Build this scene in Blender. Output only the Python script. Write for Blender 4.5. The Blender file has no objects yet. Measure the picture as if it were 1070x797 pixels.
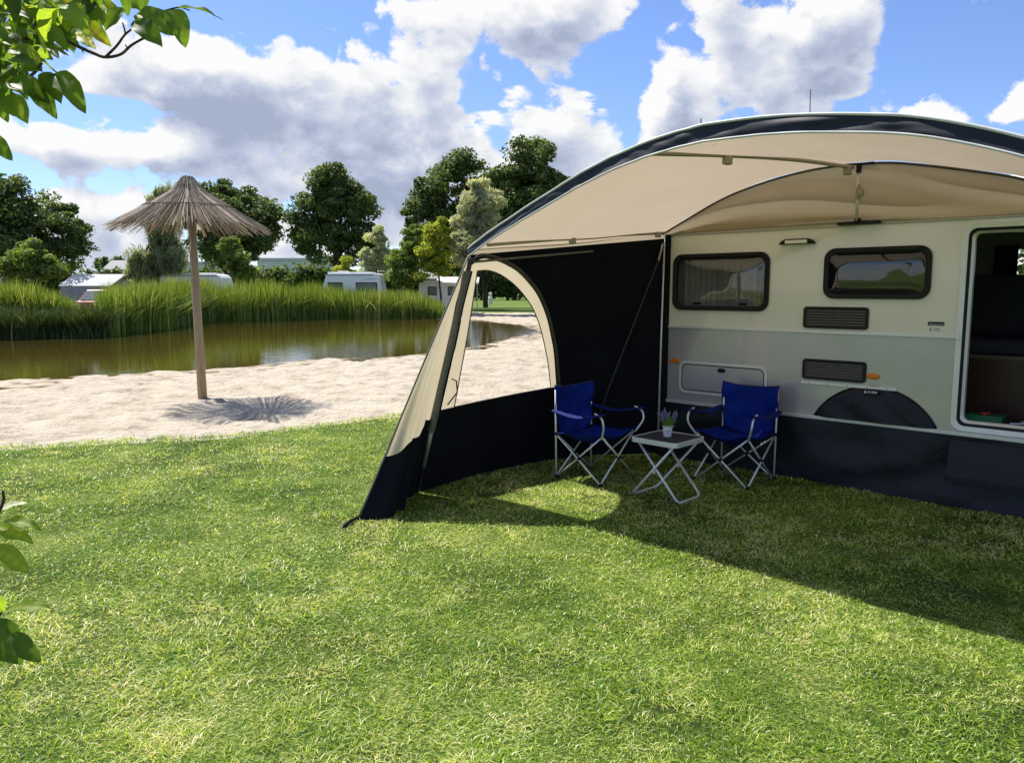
import bpy, bmesh, math, random
import numpy as np
from mathutils import Vector, Matrix
random.seed(7)
RNG = np.random.default_rng(11)
S = bpy.context.scene
COL = S.collection
R = math.radians

# ------------------------------------------------------------------ camera frame
F, CX, CY, EYE = 800.0, 535.0, 398.5, 1.7
PITCH = math.atan((CY - 303.0) / F)
CAMP = np.array([0, 0, EYE])
_fw = np.array([0, math.cos(PITCH), -math.sin(PITCH)])
_up = np.array([0, math.sin(PITCH), math.cos(PITCH)])
_rt = np.array([1.0, 0, 0])

def ray(x, y):
    return _fw + _rt * (x - CX) / F + _up * (CY - y) / F
def at(x, y, Y):
    """the point of the place at forward distance Y along a sight line"""
    r = ray(x, y)
    return CAMP + r * (Y / r[1])
def gnd(x, y, z=0.0):
    r = ray(x, y)
    return CAMP + r * ((z - EYE) / r[2])

# caravan wall frame: u along the wall, n out of the wall, z up
UV = np.array([0.72296715, -0.69088241, 0]); NV = np.array([-0.69088241, -0.72296715, 0])
P0 = np.array([3.24, 6.24, 0])
def W(u, n, z=0.0):
    return P0 + UV * u + NV * n + np.array([0, 0, z])

# ------------------------------------------------------------------ node helpers
def newmat(name):
    m = bpy.data.materials.new(name); m.use_nodes = True
    nt = m.node_tree; nt.nodes.clear()
    out = nt.nodes.new('ShaderNodeOutputMaterial')
    return m, nt, out
def nd(nt, t, **kw):
    n = nt.nodes.new(t)
    for k, v in kw.items():
        if k.startswith('i_'):
            key = k[2:]
            key = int(key) if key.isdigit() else key.replace('_', ' ')
            n.inputs[key].default_value = v
        else:
            setattr(n, k, v)
    return n
def lk(nt, a, b): nt.links.new(a, b)
def rgb(c): return (c[0], c[1], c[2], 1.0)
def ramp(nt, fac, stops):
    r = nt.nodes.new('ShaderNodeValToRGB')
    el = r.color_ramp.elements
    while len(el) < len(stops): el.new(0.5)
    for e, (p, c) in zip(el, stops):
        e.position = p; e.color = rgb(c)
    lk(nt, fac, r.inputs[0]); return r.outputs[0]
def mth(nt, op, a, b=None, c=None, clamp=False):
    n = nt.nodes.new('ShaderNodeMath'); n.operation = op; n.use_clamp = clamp
    for i, v in enumerate((a, b, c)):
        if v is None: continue
        if isinstance(v, (int, float)): n.inputs[i].default_value = v
        else: lk(nt, v, n.inputs[i])
    return n.outputs[0]

def mat(name, c1, c2=None, scale=6.0, rough=0.6, metal=0.0, bump=0.0, bscale=40.0, coat=0.0, spec=0.5,
        trans=0.0, tcol=None, detail=5.0, coords='Object', stretch=(1, 1, 1), contrast=(0.3, 0.7), sheen=0.0, bdist=0.02):
    m, nt, out = newmat(name)
    tc = nd(nt, 'ShaderNodeTexCoord'); mp = nd(nt, 'ShaderNodeMapping'); mp.inputs['Scale'].default_value = stretch
    lk(nt, tc.outputs[coords], mp.inputs[0])
    col = None
    if c2 is not None:
        nz = nd(nt, 'ShaderNodeTexNoise', i_Scale=scale, i_Detail=detail, i_Roughness=0.6)
        lk(nt, mp.outputs[0], nz.inputs['Vector'])
        col = ramp(nt, nz.outputs[0], [(contrast[0], c1), (contrast[1], c2)])
    b = nd(nt, 'ShaderNodeBsdfPrincipled')
    b.inputs['Base Color'].default_value = rgb(c1); b.inputs['Roughness'].default_value = rough
    b.inputs['Metallic'].default_value = metal; b.inputs['Coat Weight'].default_value = coat
    b.inputs['Specular IOR Level'].default_value = spec
    if sheen: b.inputs['Sheen Weight'].default_value = sheen
    if col is not None: lk(nt, col, b.inputs['Base Color'])
    bn = None
    if bump:
        nb = nd(nt, 'ShaderNodeTexNoise', i_Scale=bscale, i_Detail=4.0)
        lk(nt, mp.outputs[0], nb.inputs['Vector'])
        bn = nd(nt, 'ShaderNodeBump', i_Strength=bump, i_Distance=bdist)
        lk(nt, nb.outputs[0], bn.inputs['Height']); lk(nt, bn.outputs[0], b.inputs['Normal'])
    sh = b.outputs[0]
    if trans:
        t = nd(nt, 'ShaderNodeBsdfTranslucent'); t.inputs[0].default_value = rgb(tcol or c1)
        if tcol is None and col is not None: lk(nt, col, t.inputs[0])
        mx = nd(nt, 'ShaderNodeMixShader', i_Fac=trans)
        lk(nt, sh, mx.inputs[1]); lk(nt, t.outputs[0], mx.inputs[2]); sh = mx.outputs[0]
    lk(nt, sh, out.inputs[0])
    return m

def leafmat(name, stops, trans=0.4, tboost=1.25, nscale=0.0, patch=None, rough=0.55, spec=0.3):
    """foliage: each leaf or blade carries its own random value, which picks its colour"""
    m, nt, out = newmat(name)
    a = nd(nt, 'ShaderNodeAttribute', attribute_name='rnd')
    fac = a.outputs['Fac']
    if patch:
        tc = nd(nt, 'ShaderNodeTexCoord')
        nz = nd(nt, 'ShaderNodeTexNoise', i_Scale=patch[0], i_Detail=3.0)
        lk(nt, tc.outputs['Object'], nz.inputs['Vector'])
        fac = mth(nt, 'ADD', fac, mth(nt, 'MULTIPLY', mth(nt, 'SUBTRACT', nz.outputs[0], 0.5), patch[1]), clamp=True)
    col = ramp(nt, fac, stops)
    b = nd(nt, 'ShaderNodeBsdfPrincipled', i_Roughness=rough); b.inputs['Specular IOR Level'].default_value = spec
    lk(nt, col, b.inputs['Base Color'])
    t = nd(nt, 'ShaderNodeBsdfTranslucent')
    g = nd(nt, 'ShaderNodeMix', data_type='RGBA', blend_type='MULTIPLY'); g.inputs[0].default_value = 1.0
    lk(nt, col, g.inputs[6]); g.inputs[7].default_value = (tboost * 1.22, tboost * 1.15, tboost * 0.45, 1)
    lk(nt, g.outputs[2], t.inputs[0])
    mx = nd(nt, 'ShaderNodeMixShader', i_Fac=trans)
    lk(nt, b.outputs[0], mx.inputs[1]); lk(nt, t.outputs[0], mx.inputs[2]); lk(nt, mx.outputs[0], out.inputs[0])
    return m

def glassmat(name, tint, refl=0.1, rough=0.0, bump=0.0, bscale=3.0):
    m, nt, out = newmat(name)
    t = nd(nt, 'ShaderNodeBsdfTransparent'); t.inputs[0].default_value = rgb(tint)
    g = nd(nt, 'ShaderNodeBsdfGlossy', i_Roughness=rough)
    fac = nd(nt, 'ShaderNodeValue'); fac.outputs[0].default_value = refl; fac = fac.outputs[0]
    if bump:
        tc = nd(nt, 'ShaderNodeTexCoord')
        nb = nd(nt, 'ShaderNodeTexNoise', i_Scale=bscale, i_Detail=1.0)
        lk(nt, tc.outputs['Object'], nb.inputs['Vector'])
        bn = nd(nt, 'ShaderNodeBump', i_Strength=bump, i_Distance=0.1)
        lk(nt, nb.outputs[0], bn.inputs['Height']); lk(nt, bn.outputs[0], g.inputs['Normal'])
    mx = nd(nt, 'ShaderNodeMixShader'); lk(nt, fac, mx.inputs[0])
    lk(nt, t.outputs[0], mx.inputs[1]); lk(nt, g.outputs[0], mx.inputs[2]); lk(nt, mx.outputs[0], out.inputs[0])
    return m

# ------------------------------------------------------------------ mesh helpers
class MB:
    def __init__(s): s.v = []; s.f = []
    def add(s, vs, fs):
        o = len(s.v); s.v += [tuple(float(c) for c in p) for p in vs]; s.f += [tuple(i + o for i in f) for f in fs]
        return s
    def box(s, p, ex, ey, ez):
        """corner p, three edge vectors"""
        p, ex, ey, ez = (np.array(a, float) for a in (p, ex, ey, ez))
        vs = [p, p + ex, p + ex + ey, p + ey, p + ez, p + ex + ez, p + ex + ey + ez, p + ey + ez]
        return s.add(vs, [(0, 3, 2, 1), (4, 5, 6, 7), (0, 1, 5, 4), (1, 2, 6, 5), (2, 3, 7, 6), (3, 0, 4, 7)])
    def cbox(s, c, x, y, z):
        return s.box((c[0] - x / 2, c[1] - y / 2, c[2] - z / 2), (x, 0, 0), (0, y, 0), (0, 0, z))
    def tube(s, pts, r, n=8, cap=True):
        pts = [np.array(p, float) for p in pts]
        rs = list(r) if isinstance(r, (list, tuple, np.ndarray)) else [r] * len(pts)
        rings = []; ref = None
        for i, p in enumerate(pts):
            d = pts[min(i + 1, len(pts) - 1)] - pts[max(i - 1, 0)]
            d = d / (np.linalg.norm(d) + 1e-9)
            if ref is None:
                ref = np.array([0, 0, 1.0]) if abs(d[2]) < 0.9 else np.array([1.0, 0, 0])
            a = ref - d * (ref @ d); a /= np.linalg.norm(a) + 1e-9; ref = a
            b = np.cross(d, a)
            rings.append([p + rs[i] * (math.cos(2 * math.pi * k / n) * a + math.sin(2 * math.pi * k / n) * b) for k in range(n)])
        o = [v for rg in rings for v in rg]; fs = []
        for i in range(len(pts) - 1):
            for k in range(n):
                fs.append((i * n + k, i * n + (k + 1) % n, (i + 1) * n + (k + 1) % n, (i + 1) * n + k))
        if cap:
            fs.append(tuple(range(n))[::-1]); fs.append(tuple((len(pts) - 1) * n + k for k in range(n)))
        return s.add(o, fs)
    def grid(s, rows, closed=False):
        m, n = len(rows), len(rows[0]); fs = []
        for i in range(m - 1):
            for j in range(n - (0 if closed else 1)):
                fs.append((i * n + j, i * n + (j + 1) % n, (i + 1) * n + (j + 1) % n, (i + 1) * n + j))
        return s.add([p for r in rows for p in r], fs)
    def prism(s, poly, off):
        """polygon of 3-D points swept by the vector off"""
        n = len(poly); off = np.array(off, float)
        a = [np.array(p, float) for p in poly]
        vs = a + [p + off for p in a]
        fs = [tuple(range(n)), tuple(range(2 * n - 1, n - 1, -1))] + [(i, i + n, (i + 1) % n + n, (i + 1) % n) for i in range(n)]
        return s.add(vs, fs)
    def lathe(s, prof, c=(0, 0, 0), n=20):
        rows = [[(c[0] + r * math.cos(2 * math.pi * k / n), c[1] + r * math.sin(2 * math.pi * k / n), c[2] + z) for k in range(n)] for r, z in prof]
        return s.grid(rows, True)
    def build(s, name, m, parent=None, smooth=False, bevel=0.0, fixn=True, auto=None):
        me = bpy.data.meshes.new(name); me.from_pydata(s.v, [], s.f); me.update()
        if fixn:
            bm = bmesh.new(); bm.from_mesh(me); bmesh.ops.recalc_face_normals(bm, faces=bm.faces); bm.to_mesh(me); bm.free()
        return link(name, me, m, parent, smooth, bevel)

ROOTLOC = {}
def link(name, me, m, parent=None, smooth=False, bevel=0.0):
    o = bpy.data.objects.new(name, me); COL.objects.link(o)
    if m is not None: me.materials.append(m)
    if smooth:
        for p in me.polygons: p.use_smooth = True
    if bevel:
        b = o.modifiers.new('bev', 'BEVEL'); b.width = bevel; b.segments = 2; b.limit_method = 'ANGLE'; b.angle_limit = R(35)
    if parent is not None:
        o.parent = parent
        if parent.name in ROOTLOC:
            o.matrix_parent_inverse = Matrix.Translation(-Vector(ROOTLOC[parent.name]))
    return o
def thing(name, label, cat, loc=(0, 0, 0), group=None, local=False):
    o = bpy.data.objects.new(name, None); COL.objects.link(o); o.location = tuple(float(c) for c in loc)
    o.empty_display_size = 0.2
    o['label'] = label; o['category'] = cat
    if group: o['group'] = group
    if not local: ROOTLOC[o.name] = tuple(float(c) for c in loc)
    return o
def tag(o, label, cat, group=None, kind=None):
    o['label'] = label; o['category'] = cat
    if group: o['group'] = group
    if kind: o['kind'] = kind
    return o
def struct(o): o['kind'] = 'structure'; return o

def npmesh(name, V, faces4=None, faces3=None, rnd4=None, rnd3=None):
    """fast mesh from numpy arrays with a per-face random value"""
    me = bpy.data.meshes.new(name)
    n4 = 0 if faces4 is None else len(faces4); n3 = 0 if faces3 is None else len(faces3)
    me.vertices.add(len(V)); me.vertices.foreach_set('co', np.ascontiguousarray(V, np.float32).ravel())
    li = np.concatenate([x for x in ((faces4.ravel() if n4 else None), (faces3.ravel() if n3 else None)) if x is not None]).astype(np.int32)
    me.loops.add(len(li)); me.loops.foreach_set('vertex_index', li)
    st = np.concatenate([np.arange(n4) * 4, n4 * 4 + np.arange(n3) * 3]).astype(np.int32)
    me.polygons.add(n4 + n3); me.polygons.foreach_set('loop_start', st)
    me.polygons.foreach_set('loop_total', np.concatenate([np.full(n4, 4), np.full(n3, 3)]).astype(np.int32))
    rv = np.concatenate([x for x in (rnd4, rnd3) if x is not None]).astype(np.float32) if (rnd4 is not None or rnd3 is not None) else None
    me.update(calc_edges=True)
    if rv is not None:
        at_ = me.attributes.new('rnd', 'FLOAT', 'FACE'); at_.data.foreach_set('value', rv)
    return me

def catmull(pts, n=8):
    P = [np.array(p, float) for p in pts]; P = [2 * P[0] - P[1]] + P + [2 * P[-1] - P[-2]]; out = []
    for i in range(1, len(P) - 2):
        for k in range(n):
            t = k / n
            out.append(0.5 * (2 * P[i] + (P[i + 1] - P[i - 1]) * t + (2 * P[i - 1] - 5 * P[i] + 4 * P[i + 1] - P[i + 2]) * t * t + (3 * P[i] - P[i - 1] - 3 * P[i + 1] + P[i + 2]) * t ** 3))
    out.append(P[-2]); return out

def vnoise(x, y, seed=0):
    """cheap smooth value noise on arrays"""
    xi = np.floor(x).astype(int); yi = np.floor(y).astype(int); xf = x - xi; yf = y - yi
    def h(a, b):
        n = (a * 374761393 + b * 668265263 + seed * 69069) & 0x7fffffff
        n = ((n ^ (n >> 13)) * 1274126177) & 0x7fffffff
        return (n & 0xffff) / 65535.0
    u = xf * xf * (3 - 2 * xf); v = yf * yf * (3 - 2 * yf)
    return (h(xi, yi) * (1 - u) + h(xi + 1, yi) * u) * (1 - v) + (h(xi, yi + 1) * (1 - u) + h(xi + 1, yi + 1) * u) * v

# ------------------------------------------------------------------ world, sun, camera
EXPO = 0.90
SKY = 0.12
SUN_EL, SUN_AZ = 57.5, -46.4          # azimuth from +Y towards +X
def build_world():
    w = bpy.data.worlds.new('World'); S.world = w; w.use_nodes = True
    nt = w.node_tree; nt.nodes.clear()
    out = nd(nt, 'ShaderNodeOutputWorld'); bg = nd(nt, 'ShaderNodeBackground', i_Strength=SKY)
    lk(nt, bg.outputs[0], out.inputs[0])
    sky = nd(nt, 'ShaderNodeTexSky', sky_type='NISHITA', sun_disc=False, sun_elevation=R(SUN_EL), sun_rotation=R(SUN_AZ))
    sky.air_density = 1.0; sky.dust_density = 0.3; sky.ozone_density = 3.0
    # cloud density as a group of the direction
    g = bpy.data.node_groups.new('cloud_density', 'ShaderNodeTree')
    g.interface.new_socket('Dir', in_out='INPUT', socket_type='NodeSocketVector')
    g.interface.new_socket('Density', in_out='OUTPUT', socket_type='NodeSocketFloat')
    g.interface.new_socket('Broad', in_out='OUTPUT', socket_type='NodeSocketFloat')
    gi = g.nodes.new('NodeGroupInput'); go = g.nodes.new('NodeGroupOutput')
    sp = nd(g, 'ShaderNodeSeparateXYZ'); lk(g, gi.outputs[0], sp.inputs[0])
    az = mth(g, 'ARCTAN2', sp.outputs[0], sp.outputs[1]); el = mth(g, 'ARCSINE', sp.outputs[2])
    cb = nd(g, 'ShaderNodeCombineXYZ'); lk(g, az, cb.inputs[0]); lk(g, el, cb.inputs[1])
    # heaps a little wider than tall
    pl = nd(g, 'ShaderNodeVectorMath', operation='MULTIPLY'); lk(g, gi.outputs[0], pl.inputs[0]); pl.inputs[1].default_value = (1.5, 1.5, 2.1)
    n1 = nd(g, 'ShaderNodeTexNoise', i_Scale=6.2, i_Detail=3.0, i_Roughness=0.5); lk(g, pl.outputs[0], n1.inputs['Vector'])
    n2 = nd(g, 'ShaderNodeTexNoise', i_Scale=7.5, i_Detail=10.0, i_Roughness=0.64, i_Distortion=0.25); lk(g, pl.outputs[0], n2.inputs['Vector'])
    # cauliflower heads
    dv = nd(g, 'ShaderNodeVectorMath', operation='MULTIPLY_ADD'); lk(g, n2.outputs['Color'], dv.inputs[0]); dv.inputs[1].default_value = (.12, .12, .12); lk(g, pl.outputs[0], dv.inputs[2])
    v1 = nd(g, 'ShaderNodeTexVoronoi', feature='F1', i_Scale=16.0); lk(g, dv.outputs[0], v1.inputs['Vector'])
    broad = mth(g, 'MULTIPLY', mth(g, 'SUBTRACT', n1.outputs[0], 0.5), 2.3)
    for (px, py, rx, ry, wt) in BLOBS:
        d = ray(px, py); d = d / np.linalg.norm(d)
        a0, e0 = math.atan2(d[0], d[1]), math.asin(d[2])
        sa, se = rx / F, ry / F
        vs = nd(g, 'ShaderNodeVectorMath', operation='SUBTRACT'); lk(g, cb.outputs[0], vs.inputs[0]); vs.inputs[1].default_value = (a0, e0, 0)
        vm = nd(g, 'ShaderNodeVectorMath', operation='MULTIPLY'); lk(g, vs.outputs[0], vm.inputs[0]); vm.inputs[1].default_value = (1 / sa, 1 / se, 0)
        vd = nd(g, 'ShaderNodeVectorMath', operation='DOT_PRODUCT'); lk(g, vm.outputs[0], vd.inputs[0]); lk(g, vm.outputs[0], vd.inputs[1])
        ex = mth(g, 'POWER', 2.2, mth(g, 'MULTIPLY', vd.outputs['Value'], -1.0))
        broad = mth(g, 'MULTIPLY_ADD', ex, wt, broad)
    broad = mth(g, 'ADD', broad, BASE)
    tot = mth(g, 'ADD', broad, mth(g, 'MULTIPLY', mth(g, 'SUBTRACT', n2.outputs[0], 0.5), 2.5))
    tot = mth(g, 'ADD', tot, mth(g, 'MULTIPLY', mth(g, 'SUBTRACT', 0.42, v1.outputs['Distance']), 0.8))
    lk(g, tot, go.inputs[0]); lk(g, broad, go.inputs[1])
    tc = nd(nt, 'ShaderNodeTexCoord')
    def dens(off):
        src = tc.outputs['Generated']
        if off is not None:
            va = nd(nt, 'ShaderNodeVectorMath', operation='ADD'); lk(nt, src, va.inputs[0]); va.inputs[1].default_value = off
            vn = nd(nt, 'ShaderNodeVectorMath', operation='NORMALIZE'); lk(nt, va.outputs[0], vn.inputs[0]); src = vn.outputs[0]
        gn = nt.nodes.new('ShaderNodeGroup'); gn.node_tree = g; lk(nt, src, gn.inputs[0]); return gn
    g0 = dens(None); g1 = dens((-0.014, 0.0, 0.026)); g2 = dens((-0.02, 0.0, 0.035))
    d0, d1, d2 = g0.outputs[0], g1.outputs[0], g2.outputs[1]
    al = nd(nt, 'ShaderNodeMapRange', interpolation_type='SMOOTHSTEP'); lk(nt, d0, al.inputs[0])
    for i, v in enumerate((-0.06, 0.24, 0.0, 1.0)): al.inputs[i + 1].default_value = v
    # thickness and what stands between a cloud part and the sun make it grey
    def step(src, lo, hi, o0, o1):
        n = nd(nt, 'ShaderNodeMapRange', interpolation_type='SMOOTHSTEP'); lk(nt, src, n.inputs[0])
        for i, v in enumerate((lo, hi, o0, o1)): n.inputs[i + 1].default_value = v
        return n.outputs[0]
    gr = step(d2, 0.0, 0.8, 0.0, 1.0)
    th = step(d0, 0.15, 1.0, 0.0, 1.0)
    sh = mth(nt, 'MULTIPLY', th, mth(nt, 'MULTIPLY_ADD', gr, 0.42, 0.30))
    sh = mth(nt, 'ADD', sh, mth(nt, 'MULTIPLY', mth(nt, 'SUBTRACT', d1, d0), 0.62))
    sh = mth(nt, 'ADD', sh, 0.17, clamp=True)
    K = 1.0 / (SKY * 2 ** EXPO)
    cc = ramp(nt, sh, [(0.0, (0.98, 0.98, 0.99)), (0.20, (0.84, 0.86, 0.90)), (0.5, (0.62, 0.67, 0.80)), (0.8, (0.47, 0.53, 0.69)), (1.0, (0.39, 0.45, 0.60))])
    sc_ = nd(nt, 'ShaderNodeMix', data_type='RGBA', blend_type='MULTIPLY'); sc_.inputs[0].default_value = 1.0
    lk(nt, cc, sc_.inputs[6]); sc_.inputs[7].default_value = (K, K, K, 1)
    tint = nd(nt, 'ShaderNodeMix', data_type='RGBA', blend_type='MULTIPLY'); tint.inputs[0].default_value = 1.0
    lk(nt, sky.outputs[0], tint.inputs[6]); tint.inputs[7].default_value = (SKYT[0], SKYT[1], SKYT[2], 1)
    mx = nd(nt, 'ShaderNodeMix', data_type='RGBA'); lk(nt, al.outputs[0], mx.inputs[0]); lk(nt, tint.outputs[2], mx.inputs[6]); lk(nt, sc_.outputs[2], mx.inputs[7])
    lk(nt, mx.outputs[2], bg.inputs[0])
    w.cycles.sampling_method = 'MANUAL'; w.cycles.sample_map_resolution = 512
# cloud heaps and gaps, given where they stand in the sky: sight line px, py, spread, weight
BASE = -0.06
BLOBS = [(200, 85, 62, 34, 0.95), (300, 105, 85, 44, 0.75), (370, 120, 50, 50, 0.55), (135, 55, 60, 30, 0.6), (440, 135, 48, 42, 0.60), (330, 62, 50, 22, 0.35), (40, 142, 70, 14, 0.45), (130, 155, 60, 15, 0.75),
         (540, 30, 62, 30, 0.75), (600, 20, 40, 24, 0.4), (470, 50, 32, 22, 0.55), (430, 8, 40, 14, 0.4), (590, 132, 58, 24, 0.9), (700, 105, 42, 38, 0.7), (770, 75, 55, 40, 0.55), (850, 60, 60, 42, 0.6), (880, 20, 50, 26, 0.45), (760, 10, 40, 20, .4),
         (430, 200, 110, 34, 0.65), (300, 175, 120, 22, 0.6), (330, 215, 160, 26, 0.22), (90, 215, 80, 22, 0.3), (20, 175, 30, 10, .3), (100, 250, 260, 22, 0.35), (60, 205, 60, 16, .2), (400, 245, 160, 22, .25), (972, 121, 24, 11, 1.05), (1062, 112, 24, 18, 1.0), (1045, 0, 38, 9, 0.9), (745, 108, 20, 40, .2), (620, 190, 90, 40, .5),
         (320, 18, 80, 24, -1.1), (495, 102, 18, 24, -0.7), (75, 108, 75, 13, -1.0), (165, 180, 40, 10, -0.60), (645, 75, 28, 32, -1.0), (662, 130, 14, 24, -0.7), (1010, 55, 75, 60, -0.9), (1000, 150, 90, 20, -.5),
         (690, 18, 16, 16, -0.5), (640, 30, 30, 18, .45), (905, 60, 40, 40, .5), (830, 110, 40, 20, .4), (60, 188, 80, 10, -0.6), (520, 150, 16, 16, -.5), (955, 60, 22, 60, -.4), (255, 60, 14, 10, -.3), (720, 45, 16, 22, -.45), (405, 70, 14, 26, -.35), (250, 3, 30, 12, -.5)]
SKYT = (0.56, 0.61, 0.78)
build_world()

sun = bpy.data.lights.new('sun', 'SUN'); sun.energy = 4.6; sun.angle = R(0.53); sun.color = (1.0, 0.95, 0.87)
so = bpy.data.objects.new('sun', sun); COL.objects.link(so); so.location = (-20, 20, 40)
_sd = Vector((-math.sin(R(SUN_AZ)) * math.cos(R(SUN_EL)), -math.cos(R(SUN_AZ)) * math.cos(R(SUN_EL)), -math.sin(R(SUN_EL))))
so.rotation_euler = _sd.to_track_quat('-Z', 'Y').to_euler()

cam = bpy.data.cameras.new('camera'); cam.sensor_width = 36; cam.lens = F / 1070 * 36; cam.clip_start = 0.05; cam.clip_end = 5000
co = bpy.data.objects.new('camera', cam); COL.objects.link(co); co.location = (0, 0, EYE); co.rotation_euler = (R(90) - PITCH, 0, 0)
S.camera = co
S.view_settings.view_transform = 'Standard'; S.view_settings.look = 'None'; S.view_settings.exposure = EXPO; S.view_settings.gamma = 1
S.view_settings.use_curve_mapping = False
S.cycles.max_bounces = 8; S.cycles.transparent_max_bounces = 16; S.cycles.diffuse_bounces = 4
S.cycles.use_adaptive_sampling = True; S.cycles.use_denoising = True

# ------------------------------------------------------------------ materials
M = {}
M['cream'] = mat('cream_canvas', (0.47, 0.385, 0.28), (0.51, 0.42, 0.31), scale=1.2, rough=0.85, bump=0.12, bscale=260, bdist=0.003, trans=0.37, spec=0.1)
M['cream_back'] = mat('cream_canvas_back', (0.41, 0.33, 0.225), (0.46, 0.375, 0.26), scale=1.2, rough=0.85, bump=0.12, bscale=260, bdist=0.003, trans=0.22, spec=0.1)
M['cream_pale'] = mat('pale_cream_canvas', (0.60, 0.51, 0.35), (0.66, 0.57, 0.41), scale=2.0, rough=0.85, bump=0.12, bscale=260, bdist=0.003, trans=0.4, spec=0.1)
M['black_canvas'] = mat('black_canvas', (0.0045, 0.005, 0.009), (0.008, 0.009, 0.014), scale=2, rough=0.8, bump=0.15, bscale=200, bdist=0.003, spec=0.12)
M['navy_band'] = mat('navy_band', (0.007, 0.010, 0.017), (0.014, 0.018, 0.027), scale=7, rough=0.55, spec=0.3)
M['skirt'] = mat('navy_skirting', (0.005, 0.007, 0.012), (0.009, 0.011, 0.018), scale=3, rough=0.46, bump=0.30, bscale=4.5, bdist=0.06, spec=0.3)
M['piping'] = mat('white_piping', (0.62, 0.62, 0.58), (0.52, 0.52, 0.49), scale=9, rough=0.5)
M['olive'] = mat('olive_edging', (0.05, 0.047, 0.036), (0.075, 0.07, 0.055), scale=14, rough=0.6)
M['olive_grey'] = mat('olive_grey_flap', (0.11, 0.105, 0.085), (0.15, 0.145, 0.12), scale=20, rough=0.7)
M['pole'] = mat('grey_steel', (0.36, 0.34, 0.30), (0.42, 0.40, 0.36), scale=30, rough=0.38, metal=0.6)
M['darkpole'] = mat('dark_steel', (0.03, 0.03, 0.03), (0.05, 0.05, 0.05), scale=30, rough=0.5, metal=0.2)
M['alu'] = mat('aluminium', (0.74, 0.74, 0.74), (0.62, 0.62, 0.62), scale=22, rough=0.35, metal=0.5)
M['alu_pale'] = mat('painted_aluminium', (0.74, 0.75, 0.74), (0.66, 0.67, 0.66), scale=18, rough=0.35, metal=0.35)
M['plastic'] = mat('black_plastic', (0.009, 0.009, 0.010), (0.015, 0.015, 0.015), scale=20, rough=0.5, spec=0.22)
M['beigeplastic'] = mat('beige_plastic', (0.30, 0.27, 0.22), (0.36, 0.32, 0.26), scale=20, rough=0.5)
M['wall_hi'] = mat('cream_body_paint', (0.74, 0.70, 0.62), (0.77, 0.73, 0.65), scale=1.0, rough=0.16, coat=0.7, bump=0.12, bscale=1.8, bdist=0.05)
M['wall_lo'] = mat('silver_body_paint', (0.47, 0.455, 0.485), (0.51, 0.495, 0.525), scale=1.0, rough=0.24, metal=0.4, coat=0.5, bump=0.12, bscale=1.8, bdist=0.05)
M['slat'] = mat('grey_slat', (0.085, 0.085, 0.082), (0.11, 0.11, 0.105), scale=20, rough=0.5, spec=0.3)
M['white'] = mat('white_plastic', (0.78, 0.78, 0.75), (0.70, 0.70, 0.67), scale=6, rough=0.4)
M['amber'] = mat('amber_lens', (0.75, 0.20, 0.01), (0.65, 0.15, 0.01), scale=60, rough=0.2, coat=0.6)
M['lens'] = mat('frosted_lens', (0.8, 0.78, 0.72), rough=0.4)
M['acrylic'] = glassmat('smoked_acrylic', (0.70, 0.70, 0.71), refl=0.10, bump=0.10, bscale=3.0)
M['foil'] = glassmat('clear_foil', (0.96, 0.96, 0.95), refl=0.012, bump=0.05)
M['curtain'] = mat('grey_net_curtain', (0.55, 0.55, 0.53), (0.42, 0.42, 0.41), scale=3, rough=0.9, trans=0.35)
M['darkcurtain'] = mat('dark_curtain', (0.02, 0.022, 0.03), (0.035, 0.035, 0.045), scale=9, rough=0.9)
M['interior'] = mat('interior_panel', (0.42, 0.43, 0.45), (0.36, 0.37, 0.39), scale=2, rough=0.6)
M['cushion'] = mat('slate_cushion', (0.03, 0.036, 0.055), (0.045, 0.05, 0.07), scale=25, rough=0.9)
M['wood'] = mat('brown_cabinet', (0.045, 0.02, 0.012), (0.085, 0.038, 0.02), scale=5, rough=0.4, stretch=(14, 14, 1))
M['greenbox'] = mat('green_plastic', (0.01, 0.13, 0.05), (0.012, 0.17, 0.06), scale=6, rough=0.35)
M['red'] = mat('red_plastic', (0.35, 0.015, 0.015), (0.28, 0.01, 0.01), scale=6, rough=0.35)
M['blue'] = mat('blue_polyester', (0.002, 0.014, 0.16), (0.003, 0.024, 0.27), scale=7, rough=0.75, bump=0.7, bscale=11, bdist=0.03, spec=0.15, trans=0.08)
M['armblue'] = mat('dark_blue_polyester', (0.003, 0.012, 0.10), (0.004, 0.018, 0.15), scale=9, rough=0.75, bump=0.4, bscale=14, spec=0.15)
M['navy'] = mat('dark_blue_binding', (0.004, 0.006, 0.05), (0.006, 0.01, 0.07), scale=9, rough=0.7)
M['tabletop'] = mat('charcoal_tabletop', (0.030, 0.034, 0.042), (0.042, 0.046, 0.054), scale=40, rough=0.7, spec=0.06)
M['pot'] = mat('white_enamel', (0.72, 0.73, 0.76), (0.62, 0.63, 0.68), scale=18, rough=0.35)
M['ink'] = mat('dark_ink', (0.05, 0.06, 0.09), rough=0.6)
M['greyink'] = mat('grey_ink', (0.45, 0.46, 0.47), rough=0.6)
M['whiteink'] = mat('white_ink', (0.75, 0.75, 0.75), rough=0.6)
M['lavender'] = leafmat('lavender_flower', [(0.0, (0.13, 0.14, 0.22)), (1.0, (0.26, 0.27, 0.38))], trans=0.25)
M['herb'] = leafmat('lavender_leaf', [(0.0, (0.10, 0.24, 0.03)), (1.0, (0.28, 0.48, 0.10))], trans=0.35)
M['timber'] = mat('weathered_pole', (0.26, 0.19, 0.11), (0.37, 0.28, 0.17), scale=9, rough=0.8, stretch=(6, 6, 0.6), bump=0.3, bscale=25)
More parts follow.
